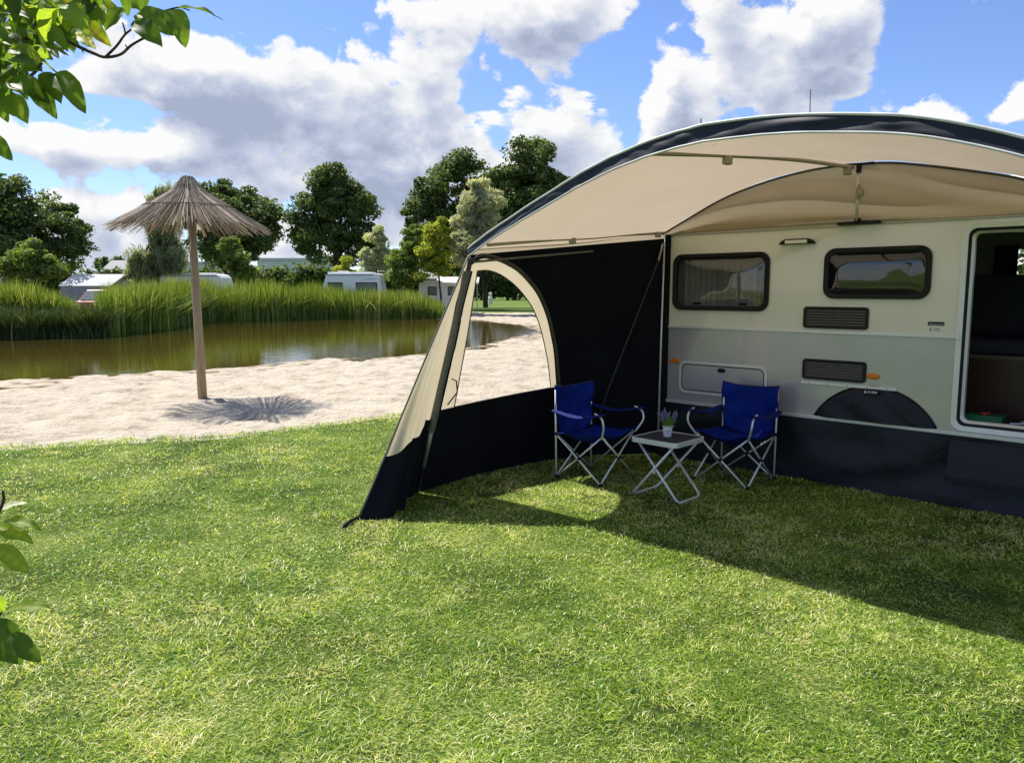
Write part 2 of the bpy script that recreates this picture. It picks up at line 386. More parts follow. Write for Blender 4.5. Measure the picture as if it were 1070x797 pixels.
M['straw'] = leafmat('thatch_straw', [(0.0, (0.05, 0.04, 0.032)), (0.35, (0.19, 0.155, 0.122)), (0.7, (0.40, 0.335, 0.27)), (1.0, (0.60, 0.53, 0.44))], trans=0.12, rough=0.8)
M['bark'] = mat('bark', (0.035, 0.027, 0.02), (0.075, 0.06, 0.045), scale=7, rough=0.9, stretch=(3, 3, 0.7), bump=0.5, bscale=18)
M['twig'] = mat('twig_bark', (0.04, 0.028, 0.02), (0.075, 0.055, 0.04), scale=40, rough=0.85, bump=0.4, bscale=90)

# ------------------------------------------------------------------ ground: levels
near = [(-60, 409), (0, 397.5), (50, 395), (100, 392), (150, 390), (163, 387.5), (196, 388), (220, 385.3), (257, 383.5), (295, 378), (345, 374.3), (395, 374), (441, 370), (470, 365), (500, 361.5), (528, 354), (563, 346)]
far = [(545, 341), (520, 337), (497, 335), (446, 333), (345, 333), (295, 335), (220, 336.8), (200, 339), (160, 346.5), (105, 352.5), (68, 353.5), (8, 355), (-80, 357)]
WZ = -0.12
POND = np.array([gnd(x, y, WZ)[:2] for x, y in near + far])
POND = np.vstack([POND, [(-46, 26), (-40, 13)]])
def inpoly(x, y, poly):
    c = np.zeros(x.shape, bool); n = len(poly)
    for i in range(n):
        x1, y1 = poly[i]; x2, y2 = poly[(i + 1) % n]
        k = ((y1 > y) != (y2 > y)) & (x < (x2 - x1) * (y - y1) / (y2 - y1 + 1e-12) + x1)
        c ^= k
    return c
def sdist(x, y, poly):
    d = np.full(x.shape, 1e9); n = len(poly)
    for i in range(n):
        a = poly[i]; b = poly[(i + 1) % n]; ab = b - a; L = ab @ ab + 1e-12
        t = np.clip(((x - a[0]) * ab[0] + (y - a[1]) * ab[1]) / L, 0, 1)
        d = np.minimum(d, np.hypot(x - a[0] - t * ab[0], y - a[1] - t * ab[1]))
    return np.where(inpoly(x, y, poly), -d, d)
def height(x, y):
    s = sdist(x, y, POND)
    return np.where(s < 0, WZ - np.minimum(0.8, -s * 0.16), WZ + np.minimum(0.12, s * 0.035))

edge_px = [(-60, 473), (0, 468), (30, 466), (75, 463), (120, 461), (170, 459.5), (220, 458), (240, 456), (270, 452), (310, 447), (350, 441), (395, 435.5), (412, 434)]
EDGE = [gnd(x, y)[:2] for x, y in edge_px]
EDGE = [np.array([-30.0, 2.0]), np.array([-12.0, 6.3])] + EDGE + [np.array([0.0, 10.9]), np.array([3.0, 12.2]), np.array([8.0, 14.5]), np.array([26.0, 21.0])]
EX = np.array([p[0] for p in EDGE]); EYV = np.array([p[1] for p in EDGE])
def edge_y(x):
    return np.interp(x, EX, EYV) + 0.10 * (vnoise(x * 2.3, x * 0 + 3.1) - 0.5) + 0.12 * (vnoise(x * 7.0, x * 0 + 9.7) - 0.5)

def gridmesh(name, xs, ys, zf, keep=None):
    X, Y = np.meshgrid(xs, ys); Z = zf(X, Y); nx, ny = len(xs), len(ys)
    idx = np.arange(nx * ny).reshape(ny, nx)
    f = np.stack([idx[:-1, :-1], idx[:-1, 1:], idx[1:, 1:], idx[1:, :-1]], -1).reshape(-1, 4)
    if keep is not None:
        cx = (X[:-1, :-1] + X[1:, 1:]).ravel() / 2; cy = (Y[:-1, :-1] + Y[1:, 1:]).ravel() / 2
        f = f[keep(cx, cy)]
        used, inv = np.unique(f, return_inverse=True); V = np.stack([X.ravel(), Y.ravel(), Z.ravel()], 1)[used]; f = inv.reshape(-1, 4)
    else:
        V = np.stack([X.ravel(), Y.ravel(), Z.ravel()], 1)
    return npmesh(name, V, f)

# far grass and everything to the horizon
M['meadow'] = mat('meadow_grass', (0.075, 0.125, 0.022), (0.125, 0.18, 0.035), scale=0.25, rough=0.9, bump=0.6, bscale=6, bdist=0.1, spec=0.1)
gx = np.concatenate([[-2500, -900, -300, -140], np.arange(-80, 61, 1.0), [90, 150, 300, 900, 2500]])
gy = np.concatenate([[-900, -200, -60], np.arange(-20, 101, 1.0), [120, 160, 240, 400, 900, 2500]])
struct(link('ground', gridmesh('ground', gx, gy, lambda X, Y: height(X, Y) - 0.14), M['meadow'], smooth=True))

# sand
def sandmat():
    m, nt, out = newmat('beach_sand')
    tc = nd(nt, 'ShaderNodeTexCoord')
    n1 = nd(nt, 'ShaderNodeTexNoise', i_Scale=2.0, i_Detail=8.0, i_Roughness=0.65); lk(nt, tc.outputs['Object'], n1.inputs['Vector'])
    n2 = nd(nt, 'ShaderNodeTexNoise', i_Scale=55.0, i_Detail=3.0); lk(nt, tc.outputs['Object'], n2.inputs['Vector'])
    f = mth(nt, 'ADD', mth(nt, 'MULTIPLY', n1.outputs[0], 0.7), mth(nt, 'MULTIPLY', n2.outputs[0], 0.3))
    c = ramp(nt, f, [(0.36, (0.24, 0.20, 0.148)), (0.47, (0.415, 0.362, 0.283)), (0.60, (0.475, 0.423, 0.338))])
    # wet sand by the waterline is the colour of wet sand
    sp = nd(nt, 'ShaderNodeSeparateXYZ'); lk(nt, tc.outputs['Object'], sp.inputs[0])
    wt = nd(nt, 'ShaderNodeMapRange', interpolation_type='SMOOTHSTEP')
    lk(nt, mth(nt, 'ADD', sp.outputs[2], mth(nt, 'MULTIPLY', mth(nt, 'SUBTRACT', n1.outputs[0], 0.5), 0.05)), wt.inputs[0])
    for i, v in enumerate((-0.125, -0.098, 1.0, 0.0)): wt.inputs[i + 1].default_value = v
    mx = nd(nt, 'ShaderNodeMix', data_type='RGBA'); lk(nt, wt.outputs[0], mx.inputs[0]); lk(nt, c, mx.inputs[6]); mx.inputs[7].default_value = (0.22, 0.16, 0.10, 1)
    b = nd(nt, 'ShaderNodeBsdfPrincipled', i_Roughness=0.95); b.inputs['Specular IOR Level'].default_value = 0.1
    lk(nt, mx.outputs[2], b.inputs['Base Color'])
    n3 = nd(nt, 'ShaderNodeTexNoise', i_Scale=11.0, i_Detail=5.0, i_Roughness=0.6); lk(nt, tc.outputs['Object'], n3.inputs['Vector'])
    bp = nd(nt, 'ShaderNodeBump', i_Strength=0.95, i_Distance=0.08); lk(nt, n3.outputs[0], bp.inputs['Height']); lk(nt, bp.outputs[0], b.inputs['Normal'])
    lk(nt, b.outputs[0], out.inputs[0]); return m
def sand_h(X, Y):
    b = 0.05 * (vnoise(X * 1.9, Y * 1.9, 1) - 0.5) + 0.085 * (vnoise(X * 3.9 + Y, Y * 3.9, 2) - 0.5) + 0.03 * (vnoise(X * 8.3, Y * 8.3, 7) - 0.5) + 0.035 * (vnoise(X * 0.6, Y * 0.6, 3) - 0.5)
    s = sdist(X, Y, POND)
    return height(X, Y) + b * np.clip((s + 0.1) * 1.5, 0.15, 1) - 0.02 * np.clip(s, 0, 1) - 0.06 * np.clip((edge_y(X) + 0.05 - Y) * 5, 0, 1)
def sand_keep(x, y):
    s = sdist(x, y, POND)
    lim = np.where(x > -8, 58 + 0.8 * vnoise(x * 0.3, y * 0 + 1), 40)
    return (y > edge_y(x) - 0.45) & (s > -2.2) & (y < lim) & ((y < 25 + (x + 2) * 0.5) | (x > -6.5)) & (x < 16 + 0.05 * y) & ~((x < -7) & (y > 24))
struct(link('beach', gridmesh('beach', np.arange(-36, 22, 0.10), np.concatenate([np.arange(4, 22, 0.08), np.arange(22, 60, 0.3)]), sand_h, sand_keep), sandmat(), smooth=True))

# lawn sheet
def lawnmat():
    m, nt, out = newmat('lawn_soil_and_moss')
    tc = nd(nt, 'ShaderNodeTexCoord')
    n1 = nd(nt, 'ShaderNodeTexNoise', i_Scale=1.3, i_Detail=5.0); lk(nt, tc.outputs['Object'], n1.inputs['Vector'])
    n2 = nd(nt, 'ShaderNodeTexNoise', i_Scale=60.0, i_Detail=4.0); lk(nt, tc.outputs['Object'], n2.inputs['Vector'])
    f = mth(nt, 'ADD', mth(nt, 'MULTIPLY', n1.outputs[0], 0.45), mth(nt, 'MULTIPLY', n2.outputs[0], 0.55))
    c = ramp(nt, f, [(0.40, (0.022, 0.036, 0.008)), (0.53, (0.075, 0.125, 0.017)), (0.66, (0.24, 0.25, 0.08))])
    b = nd(nt, 'ShaderNodeBsdfPrincipled', i_Roughness=0.95); b.inputs['Specular IOR Level'].default_value = 0.1
    lk(nt, c, b.inputs['Base Color'])
    bp = nd(nt, 'ShaderNodeBump', i_Strength=0.8, i_Distance=0.03); lk(nt, n2.outputs[0], bp.inputs['Height']); lk(nt, bp.outputs[0], b.inputs['Normal'])
    lk(nt, b.outputs[0], out.inputs[0]); return m
lx = np.concatenate([np.arange(-26, -9, 0.3), np.arange(-9, 4, 0.05), np.arange(4, 24, 0.4)])
rows = []
tt = np.concatenate([np.linspace(0, 0.96, 50), [0.975, 0.99, 1.0]])
X = np.repeat(lx[None, :], len(tt), 0); Yv = -10 + (edge_y(lx)[None, :] + 10) * tt[:, None]
Zv = height(X, Yv) + 0.005 + 0.02 * (vnoise(X * 0.9, Yv * 0.9, 5) - 0.5) * (np.hypot(X - 1, Yv - 6) > 0)
Zv[-1, :] -= 0.06
idx = np.arange(X.size).reshape(X.shape)
struct(link('lawn', npmesh('lawn', np.stack([X.ravel(), Yv.ravel(), Zv.ravel()], 1), np.stack([idx[:-1, :-1], idx[:-1, 1:], idx[1:, 1:], idx[1:, :-1]], -1).reshape(-1, 4)), lawnmat(), smooth=True))
def lawn_z(x, y): return height(x, y) + 0.005 + 0.02 * (vnoise(x * 0.9, y * 0.9, 5) - 0.5)
LZ = 0.003

# blades
def blades(name, n, pos, hgt, wid, lean, rnd, m, segs=2):
    """n upright blades as tapered strips; pos (n,3)"""
    th = RNG.uniform(0, 2 * math.pi, n); ph = RNG.uniform(0, 2 * math.pi, n)
    sx = np.stack([np.cos(th), np.sin(th), np.zeros(n)], 1); ld = np.stack([np.cos(ph), np.sin(ph), np.zeros(n)], 1)
    up = np.array([0, 0, 1.0])
    V = []
    for k in range(segs + 1):
        t = k / segs
        c = pos + ld * (hgt * lean * t * t)[:, None] + up * (hgt * t * (1 - 0.28 * np.minimum(lean, 2.2) * t * t))[:, None]
        w = wid * (1 - t) ** 0.6 if k < segs else wid * 0
        if k < segs:
            V += [c - sx * w[:, None] / 2, c + sx * w[:, None] / 2]
        else: V += [c]
    nv = 2 * segs + 1
    A = np.stack(V, 1).reshape(-1, 3); o = (np.arange(n) * nv)[:, None]
    f4 = np.concatenate([o + np.array([[2 * k, 2 * k + 1, 2 * k + 3, 2 * k + 2]]) for k in range(segs - 1)], 0) if segs > 1 else None
    f3 = o + np.array([[2 * segs - 2, 2 * segs - 1, 2 * segs]])
    r4 = np.tile(rnd, segs - 1) if segs > 1 else None
    me = npmesh(name, A, f4, f3, r4, rnd)
    return link(name, me, m)

def turf():
    P = []
    N = 450000
    # sample by distance so that the density falls with distance
    r = 2.1 + (13.5 - 2.1) * RNG.uniform(0, 1, N) ** 1.25
    a = RNG.uniform(R(-42), R(42), N)
    x = r * np.sin(a); y = r * np.cos(a)
    k = (y < edge_y(x) + 0.06)
    k &= ~((vnoise(x * 4.5, y * 4.5, 33) * .55 + vnoise(x * 13, y * 13, 34) * .45 > .78) & (RNG.uniform(0, 1, N) < .8))
    un = np.stack([x, y], 1) - P0[:2]; u = un @ UV[:2]; nn = un @ NV[:2]
    k &= ~((u > -2.4) & (nn < 0.02))
    x, y, r = x[k], y[k], r[k]; n = len(x)
    dry = vnoise(x * 0.8, y * 0.8, 21) * 0.38 + vnoise(x * 2.9, y * 2.9, 22) * 0.30 + vnoise(x * 9, y * 9, 23) * 0.32
    rnd = np.clip(RNG.normal(0.50, 0.27, n) + (dry - 0.5) * 1.2 + 0.02, 0, 1)
    straw = RNG.uniform(0, 1, n) < 0.045 + 0.15 * np.clip((vnoise(x * 1.3, y * 1.3, 29) * .6 + vnoise(x * 4, y * 4, 30) * .4 - .52) * 4, 0, 1)
    rnd[straw] = RNG.uniform(0.85, 1.0, straw.sum())
    h = RNG.uniform(0.014, 0.036, n) * (0.45 + 1.1 * vnoise(x * 5.5, y * 5.5, 24)); tall = RNG.uniform(0, 1, n) < 0.02; h[tall] *= 1.6; ed = edge_y(x) - y < .22; h[ed] *= RNG.uniform(1.0, 2.6, ed.sum())
    w = RNG.uniform(0.0026, 0.0060, n) * (0.75 + r / 9.0)
    clo = (vnoise(x * 2.1, y * 2.1, 40) * .6 + vnoise(x * 6, y * 6, 41) * .4 > .66) & (RNG.uniform(0, 1, n) < .45); w[clo] *= 2.1; h[clo] *= .62; rnd[clo] = RNG.uniform(.12, .5, clo.sum())
    lean = RNG.uniform(0.4, 2.3, n); lean[clo] = RNG.uniform(1.2, 2.6, clo.sum()); lean[straw] = RNG.uniform(1.2, 2.4, straw.sum()); h[straw] *= .7
    z = lawn_z(x, y) - 0.003
    m = leafmat('lawn_blades', [(0.0, (0.048, 0.115, 0.010)), (0.3, (0.150, 0.280, 0.022)), (0.55, (0.325, 0.460, 0.055)), (0.8, (0.54, 0.595, 0.15)), (1.0, (0.76, 0.71, 0.42))], trans=0.36, tboost=1.35, rough=0.4, spec=0.45)
    o = blades('lawn_grass', n, np.stack([x, y, z], 1), h, w, lean, rnd, m)
    o['kind'] = 'stuff'; o['label'] = 'short mown lawn grass with dry straw patches'; o['category'] = 'grass'
turf()

# water
def watermat():
    m, nt, out = newmat('pond_water')
    tc = nd(nt, 'ShaderNodeTexCoord')
    mp = nd(nt, 'ShaderNodeMapping'); mp.inputs['Scale'].default_value = (1.0, 2.2, 1.0); lk(nt, tc.outputs['Object'], mp.inputs[0])
    n1 = nd(nt, 'ShaderNodeTexNoise', i_Scale=2.6, i_Detail=3.0); lk(nt, mp.outputs[0], n1.inputs['Vector'])
    n2 = nd(nt, 'ShaderNodeTexNoise', i_Scale=0.35, i_Detail=3.0); lk(nt, tc.outputs['Object'], n2.inputs['Vector'])
    bp = nd(nt, 'ShaderNodeBump', i_Strength=0.07, i_Distance=0.05); lk(nt, n1.outputs[0], bp.inputs['Height'])
    t = nd(nt, 'ShaderNodeBsdfTransparent'); t.inputs[0].default_value = (0.78, 0.62, 0.28, 1)
    d = nd(nt, 'ShaderNodeBsdfDiffuse'); d.inputs[0].default_value = (0.075, 0.062, 0.014, 1)
    a = nd(nt, 'ShaderNodeMixShader', i_Fac=0.5); lk(nt, t.outputs[0], a.inputs[1]); lk(nt, d.outputs[0], a.inputs[2])
    g = nd(nt, 'ShaderNodeBsdfGlossy', i_Roughness=0.03); lk(nt, bp.outputs[0], g.inputs['Normal']); g.inputs[0].default_value = (0.9, 0.9, 0.9, 1)
    fr = nd(nt, 'ShaderNodeFresnel', i_IOR=1.33); lk(nt, bp.outputs[0], fr.inputs['Normal'])
    mx = nd(nt, 'ShaderNodeMixShader'); lk(nt, fr.outputs[0], mx.inputs[0]); lk(nt, a.outputs[0], mx.inputs[1]); lk(nt, g.outputs[0], mx.inputs[2])
    lk(nt, mx.outputs[0], out.inputs[0]); return m
wp = MB(); cen = POND.mean(0)
wp.add([(-48, 4, WZ), (12, 4, WZ), (12, 52, WZ), (-48, 52, WZ)], [(0, 1, 2, 3)])
struct(wp.build('pond_water', watermat(), fixn=False))
# the bed of the pond (its own mud)
bed = mat('pond_mud', (0.07, 0.058, 0.016), (0.10, 0.08, 0.024), scale=0.6, rough=0.95)
struct(link('pond_bed', gridmesh('pond_bed', np.arange(-48, 8, 0.5), np.arange(8, 52, 0.5), lambda X, Y: height(X, Y) - 0.03, lambda x, y: sdist(x, y, POND) < -1.0), bed, smooth=True))

# ================================================================== the caravan
CV = thing('caravan', 'cream and silver caravan with smoked windows and an open doorway under the beige awning', 'caravan', W(0.5, -1.1, 0))
UL, UR = -2.33, 3.2           # ends of the body along the wall
ZB, ZT, ZBELT = 0.575, 2.60, 1.333
DOOR = (0.375, 0.985, 0.63, 2.175)
WIN = [(-2.225, -1.215, 1.502, 2.05), (-0.715, 0.135, 1.625, 2.055)]
def rrect(u0, u1, z0, z1, r, n=7):
    """rounded rectangle in the wall plane as (u, z) points"""
    o = []
    for cx, cz, a0 in ((u1 - r, z1 - r, 0), (u0 + r, z1 - r, 90), (u0 + r, z0 + r, 180), (u1 - r, z0 + r, 270)):
        for k in range(n):
            a = R(a0 + 90 * k / (n - 1)); o.append((cx + r * math.cos(a), cz + r * math.sin(a)))
    return o
def ringprism(mb, outer, inner, n0, n1, shift=0.0):
    """ring between two loops of equal count, from depth n0 to n1"""
    k = len(outer); vs = []
    for (lp, n) in ((outer, n0), (outer, n1), (inner, n1 - shift), (inner, n0)):
        vs += [W(u, n, z) for u, z in lp]
    fs = []
    for a in range(4):
        b = (a + 1) % 4
        for i in range(k):
            j = (i + 1) % k; fs.append((a * k + i, a * k + j, b * k + j, b * k + i))
    mb.add(vs, fs); return mb

def wallband(z0, z1, name, m):
    holes = [(w[0] + 0.032, w[1] - 0.032, w[2] + 0.032, w[3] - 0.032) for w in WIN] + [(DOOR[0] + 0.01, DOOR[1] - 0.01, DOOR[2] + 0.01, DOOR[3] - 0.01)]
    us = sorted(set([UL, UR] + [h[0] for h in holes] + [h[1] for h in holes])); zs = sorted(set([z0, z1] + [z for h in holes for z in h[2:] if z0 < z < z1]))
    mb = MB()
    for i in range(len(us) - 1):
        for j in range(len(zs) - 1):
            cu, cz = (us[i] + us[i + 1]) / 2, (zs[j] + zs[j + 1]) / 2
            if any(h[0] < cu < h[1] and h[2] < cz < h[3] for h in holes): continue
            mb.add([W(us[i], 0, zs[j]), W(us[i + 1], 0, zs[j]), W(us[i + 1], 0, zs[j + 1]), W(us[i], 0, zs[j + 1])], [(0, 1, 2, 3)])
    return mb.build(name, m, CV, fixn=False)
# outer side skin, upper cream and lower silver
wallband(ZBELT, 2.33, 'upper_side_panel', M['wall_hi']); wallband(ZB, ZBELT, 'lower_side_panel', M['wall_lo'])
# body shell behind the side skin: roof, ends, far side, floor
mb = MB()
prof = [(0, 2.33), (-0.05, 2.47), (-0.2, 2.57), (-0.6, ZT), (-1.7, ZT), (-2.1, 2.57), (-2.25, 2.47), (-2.3, 2.33)]
rows = [[W(UL, n, z) for n, z in prof], [W(UR, n, z) for n, z in prof]]
mb.grid(rows); mb.build('roof', M['white'], CV)
FARW = [(-1.85, -1.25, 1.50, 2.05), (0.27, 0.85, 1.55, 2.10)]
def farpanel(nn, z0, z1, name, m):
    us = sorted([UL, UR] + [x for h in FARW for x in h[:2]]); zs = sorted([z0, z1] + [x for h in FARW for x in h[2:]]); mb = MB()
    for i in range(len(us) - 1):
        for j in range(len(zs) - 1):
            cu, cz = (us[i] + us[i + 1]) / 2, (zs[j] + zs[j + 1]) / 2
            if not any(h[0] < cu < h[1] and h[2] < cz < h[3] for h in FARW):
                mb.add([W(us[i], nn, zs[j]), W(us[i + 1], nn, zs[j]), W(us[i + 1], nn, zs[j + 1]), W(us[i], nn, zs[j + 1])], [(0, 1, 2, 3)])
    return mb.build(name, m, CV, fixn=False)
farpanel(-2.3, .5, 2.33, 'far_side_panel', M['wall_hi'])
for uu in (UL, UR):
    MB().add([W(uu, n, z) for n, z in prof] + [W(uu, -2.3, ZB), W(uu, 0, ZB)], [tuple(range(len(prof) + 2))]).build('end_panel', M['wall_hi'], CV)
mb = MB(); mb.box(W(UL + .06, -.06, .50), UV * (UR - UL - .12), NV * -2.2, (0, 0, .06)); mb.build('chassis', M['plastic'], CV)
# inner room
mb = MB()
mb.box(W(UL + 0.05, -0.06, 0.57), UV * (UR - UL - 0.1), NV * -2.18, (0, 0, 0.05)); mb.build('floor', mat('vinyl_floor', (0.07, 0.05, 0.04), (0.10, 0.075, 0.06), scale=6, rough=0.5), CV)
def ifa(a, b, c, d, name, m): return MB().add([W(*a), W(*b), W(*c), W(*d)], [(0, 1, 2, 3)]).build(name, m, CV)
farpanel(-2.25, .6, 2.42, 'inner_wall', M['interior'])
ifa((UL + .04, -.05, 2.42), (UR - .04, -.05, 2.42), (UR - .04, -2.25, 2.42), (UL + .04, -2.25, 2.42), 'ceiling', M['interior'])
# bench and cabinet seen through the doorway
MB().box(W(-0.1, -0.75, 0.62), UV * 2.6, NV * -0.04, (0, 0, 0.50)).build('cabinet_front', M['wood'], CV)
MB().box(W(-0.1, -0.74, 1.12), UV * 2.6, NV * -0.62, (0, 0, 0.03)).build('cabinet_top', mat('cabinet_edge', (0.12, 0.09, 0.07), (0.16, 0.12, 0.09), scale=8, rough=0.4), CV)
MB().box(W(-0.1, -0.80, 1.152), UV * 2.6, NV * -0.6, (0, 0, 0.13)).build('seat_cushion', M['cushion'], CV, bevel=0.04)
MB().box(W(-0.1, -1.25, 1.285), UV * 0.78, NV * -0.16, (0, 0, 0.55)).build('back_cushion', M['cushion'], CV, bevel=0.06)
mb = MB(); rows = []
for i in range(2):
    rows.append([W(0.10 + 0.21 * k / 40, -2.18 + 0.025 * math.sin(k * 1.3), 1.52 + 0.62 * i) for k in range(41)])
mb.grid(rows); mb.build('curtain', M['darkcurtain'], CV, smooth=True)
# window in the far side lets some daylight show beside the curtain
# trims
MB().box(W(UL, 0.001, ZBELT - 0.012), UV * (0.362 - UL - 0.0), NV * 0.014, (0, 0, 0.024)).build('belt_rail', M['alu_pale'], CV, bevel=0.003)
MB().box(W(0.34, 0.016, ZBELT - 0.022), UV * 0.028, NV * 0.008, (0, 0, 0.044)).build('rail_end_cap', M['alu_pale'], CV, bevel=0.003)
MB().box(W(UL + .03, 0.001, ZB - 0.02), UV * (UR - UL - .03), NV * 0.022, (0, 0, 0.034)).build('bottom_rail', M['alu'], CV, bevel=0.004)
MB().box(W(UL, 0.001, 2.236), UV * (UR - UL), NV * 0.016, (0, 0, 0.018)).box(W(UL, 0.001, 2.272), UV * (UR - UL), NV * 0.016, (0, 0, 0.014)).build('awning_rail', M['pole'], CV, bevel=0.003)
# door frame
fr = MB(); ringprism(fr, rrect(DOOR[0] - .035, DOOR[1] + .035, DOOR[2] - .03, DOOR[3] + .035, .085), rrect(DOOR[0] + .005, DOOR[1] - .005, DOOR[2] + .008, DOOR[3] - .005, .06), -0.02, 0.012, 0.004)
dfm = fr.build('door_frame', M['alu_pale'], CV)
sl = MB(); ringprism(sl, rrect(DOOR[0] + .004, DOOR[1] - .004, DOOR[2] + .007, DOOR[3] - .004, .061), rrect(DOOR[0] + .026, DOOR[1] - .026, DOOR[2] + .03, DOOR[3] - .026, .05), -0.045, 0.005, 0.006)
sl.build('seal', M['plastic'], dfm)
sl = MB(); ringprism(sl, rrect(DOOR[0] + .027, DOOR[1] - .027, DOOR[2] + .031, DOOR[3] - .027, .05), rrect(DOOR[0] + .045, DOOR[1] - .045, DOOR[2] + .05, DOOR[3] - .045, .04), -0.07, -0.006, 0.02)
sl.build('inner_frame', M['alu_pale'], dfm)
# windows
for wi, (u0, u1, z0, z1) in enumerate(WIN):
    fr = MB(); ringprism(fr, rrect(u0, u1, z0, z1, .095), rrect(u0 + .043, u1 - .043, z0 + .043, z1 - .052, .07), -0.02, 0.03, 0.008)
    wf = fr.build('window', M['plastic'], CV, bevel=0.006)
    a, b, c, d = u0 + .036, u1 - .036, z0 + .036, z1 - .042
    rows = []
    for i in range(13):
        rows.append([W(a + (b - a) * k / 24, 0.012 + 0.040 * (1 - (2 * k / 24 - 1) ** 6) * (1 - (2 * i / 12 - 1) ** 6) , c + (d - c) * i / 12) for k in range(25)])
    MB().grid(rows).build('pane', M['acrylic'], wf, smooth=True, fixn=False)
    # roller track and hinge strip over the pane
    MB().box(W(u0 + .09, 0.031, z1 - .035), UV * (u1 - u0 - .18), NV * 0.014, (0, 0, .022)).build('hinge_strip', M['plastic'], wf, bevel=0.004)
    if wi == 0:
        rows = [[W(u0 + .07 + (0.8) * k / 90, -0.10 + 0.02 * math.sin(k * 0.9) + 0.006 * math.sin(k * 2.3), z) for k in range(91)] for z in (z0 - .02, z0 + .25, z1)]
        MB().grid(rows).build('curtain', M['curtain'], wf, smooth=True, fixn=False)
        rows = [[W(u0 + .88 + (0.16 - .10 * (1 - i)) * k / 30, -0.10 + 0.02 * math.sin(k * 1.2), z0 + (z1 - z0) * i) for k in range(31)] for i in (0, .3, .6, 1)]
        MB().grid(rows).build('curtain', M['curtain'], wf, smooth=True, fixn=False)
    else:
        MB().box(W(u0 - .02, -0.09, z0 - .05), UV * (u1 - u0 + .04), NV * -0.01, (0, 0, z1 - z0 + .1)).build('blind', M['darkcurtain'], wf)
    for hx in (u0 + .22, u1 - .3):
        MB().box(W(hx, -0.03, z0 + .055), UV * .07, NV * 0.03, (0, 0, .02)).build('latch', M['plastic'], wf, bevel=0.004)
# grilles
for (u0, u1, z0, z1) in ((-0.880, -0.325, 1.365, 1.555), (-0.868, -0.322, 0.912, 1.093)):
    v = MB(); ringprism(v, rrect(u0, u1, z0, z1, .028, 4), rrect(u0 + .025, u1 - .025, z0 + .022, z1 - .022, .01, 4), 0.0005, 0.018, 0.004)
    gv = v.build('vent_grille', mat('charcoal_grille', (0.018, 0.018, 0.017), (0.028, 0.028, 0.026), scale=20, rough=0.6, spec=0.2), CV)
    v = MB(); ns = 6
    for k in range(ns):
        zz = z0 + .024 + (z1 - z0 - .048) * (k + .5) / ns
        v.add([W(u0 + .024, .003, zz + .008), W(u1 - .024, .003, zz + .008), W(u1 - .024, .014, zz - .006), W(u0 + .024, .014, zz - .006), W(u1 - .024, .012, zz - .009), W(u0 + .024, .012, zz - .009)], [(0, 1, 2, 3), (3, 2, 4, 5)])
    v.build('slat', M['slat'], gv, fixn=False)
    MB().add([W(u0 + .02, .0015, z0 + .02), W(u1 - .02, .0015, z0 + .02), W(u1 - .02, .0015, z1 - .02), W(u0 + .02, .0015, z1 - .02)], [(0, 1, 2, 3)]).build('backing', M['plastic'], gv, fixn=False)
mb = MB(); mb.box(W(-0.875, .001, .868), UV * .80, NV * .012, (0, 0, .026)); ws = mb.build('drip_strip', M['white'], CV, bevel=0.003)
for k in range(5): MB().tube([W(-.80 + k * .165, .012, .881), W(-.80 + k * .165, .0155, .881)], .005, 8).build('screw', M['darkpole'], ws)
# service hatch
v = MB(); ringprism(v, rrect(-2.135, -1.20, .672, .995, .075), rrect(-2.108, -1.227, .699, .968, .058), 0.0005, 0.010, 0.0)
hm = v.build('service_hatch', M['alu_pale'], CV, bevel=0.002)
v = MB(); ringprism(v, rrect(-2.107, -1.228, .700, .967, .058), rrect(-2.098, -1.237, .709, .958, .05), 0.0005, 0.005, 0.0); v.build('seal', M['plastic'], hm)
pts = rrect(-2.097, -1.238, .710, .957, .05); MB().prism([W(u, .0006, z) for u, z in pts], NV * .004).build('hatch_panel', M['wall_lo'], hm)
v = MB(); lp = [(-1.665 + .042 * math.cos(a), .925 + .022 * math.sin(a)) for a in np.linspace(0, 2 * math.pi, 20, endpoint=False)]
v.prism([W(u, .005, z) for u, z in lp], NV * .012); lkm = v.build('lock', M['plastic'], hm, bevel=0.003)
# marker lamps
for (u, z) in ((-2.19, .987), (-0.265, .977)):
    lp = [(u + .058 * math.cos(a), z + .026 * math.sin(a)) for a in np.linspace(0, 2 * math.pi, 24, endpoint=False)]
    l2 = [(u + .046 * math.cos(a), z + .019 * math.sin(a)) for a in np.linspace(0, 2 * math.pi, 24, endpoint=False)]
    v = MB(); v.prism([W(a, .0005, b) for a, b in lp], NV * .008); ml = v.build('marker_lamp', M['amber'], CV, bevel=0.002)
    v = MB(); v.prism([W(a, .0085, b) for a, b in l2], NV * .012); v.build('lens', M['amber'], ml, bevel=0.005)
# awning lamp, unlit
v = MB(); lp = [(-1.125, 2.103), (-1.10, 2.135), (-1.06, 2.150), (-.86, 2.150), (-.82, 2.135), (-.795, 2.103)]
v.prism([W(u, .001, z) for u, z in lp], NV * .05); al = v.build('awning_lamp', M['plastic'], CV, bevel=0.008)
MB().box(W(-1.06, .0515, 2.108), UV * .20, NV * .008, (0, 0, .030)).build('lens', M['lens'], al, bevel=0.003)
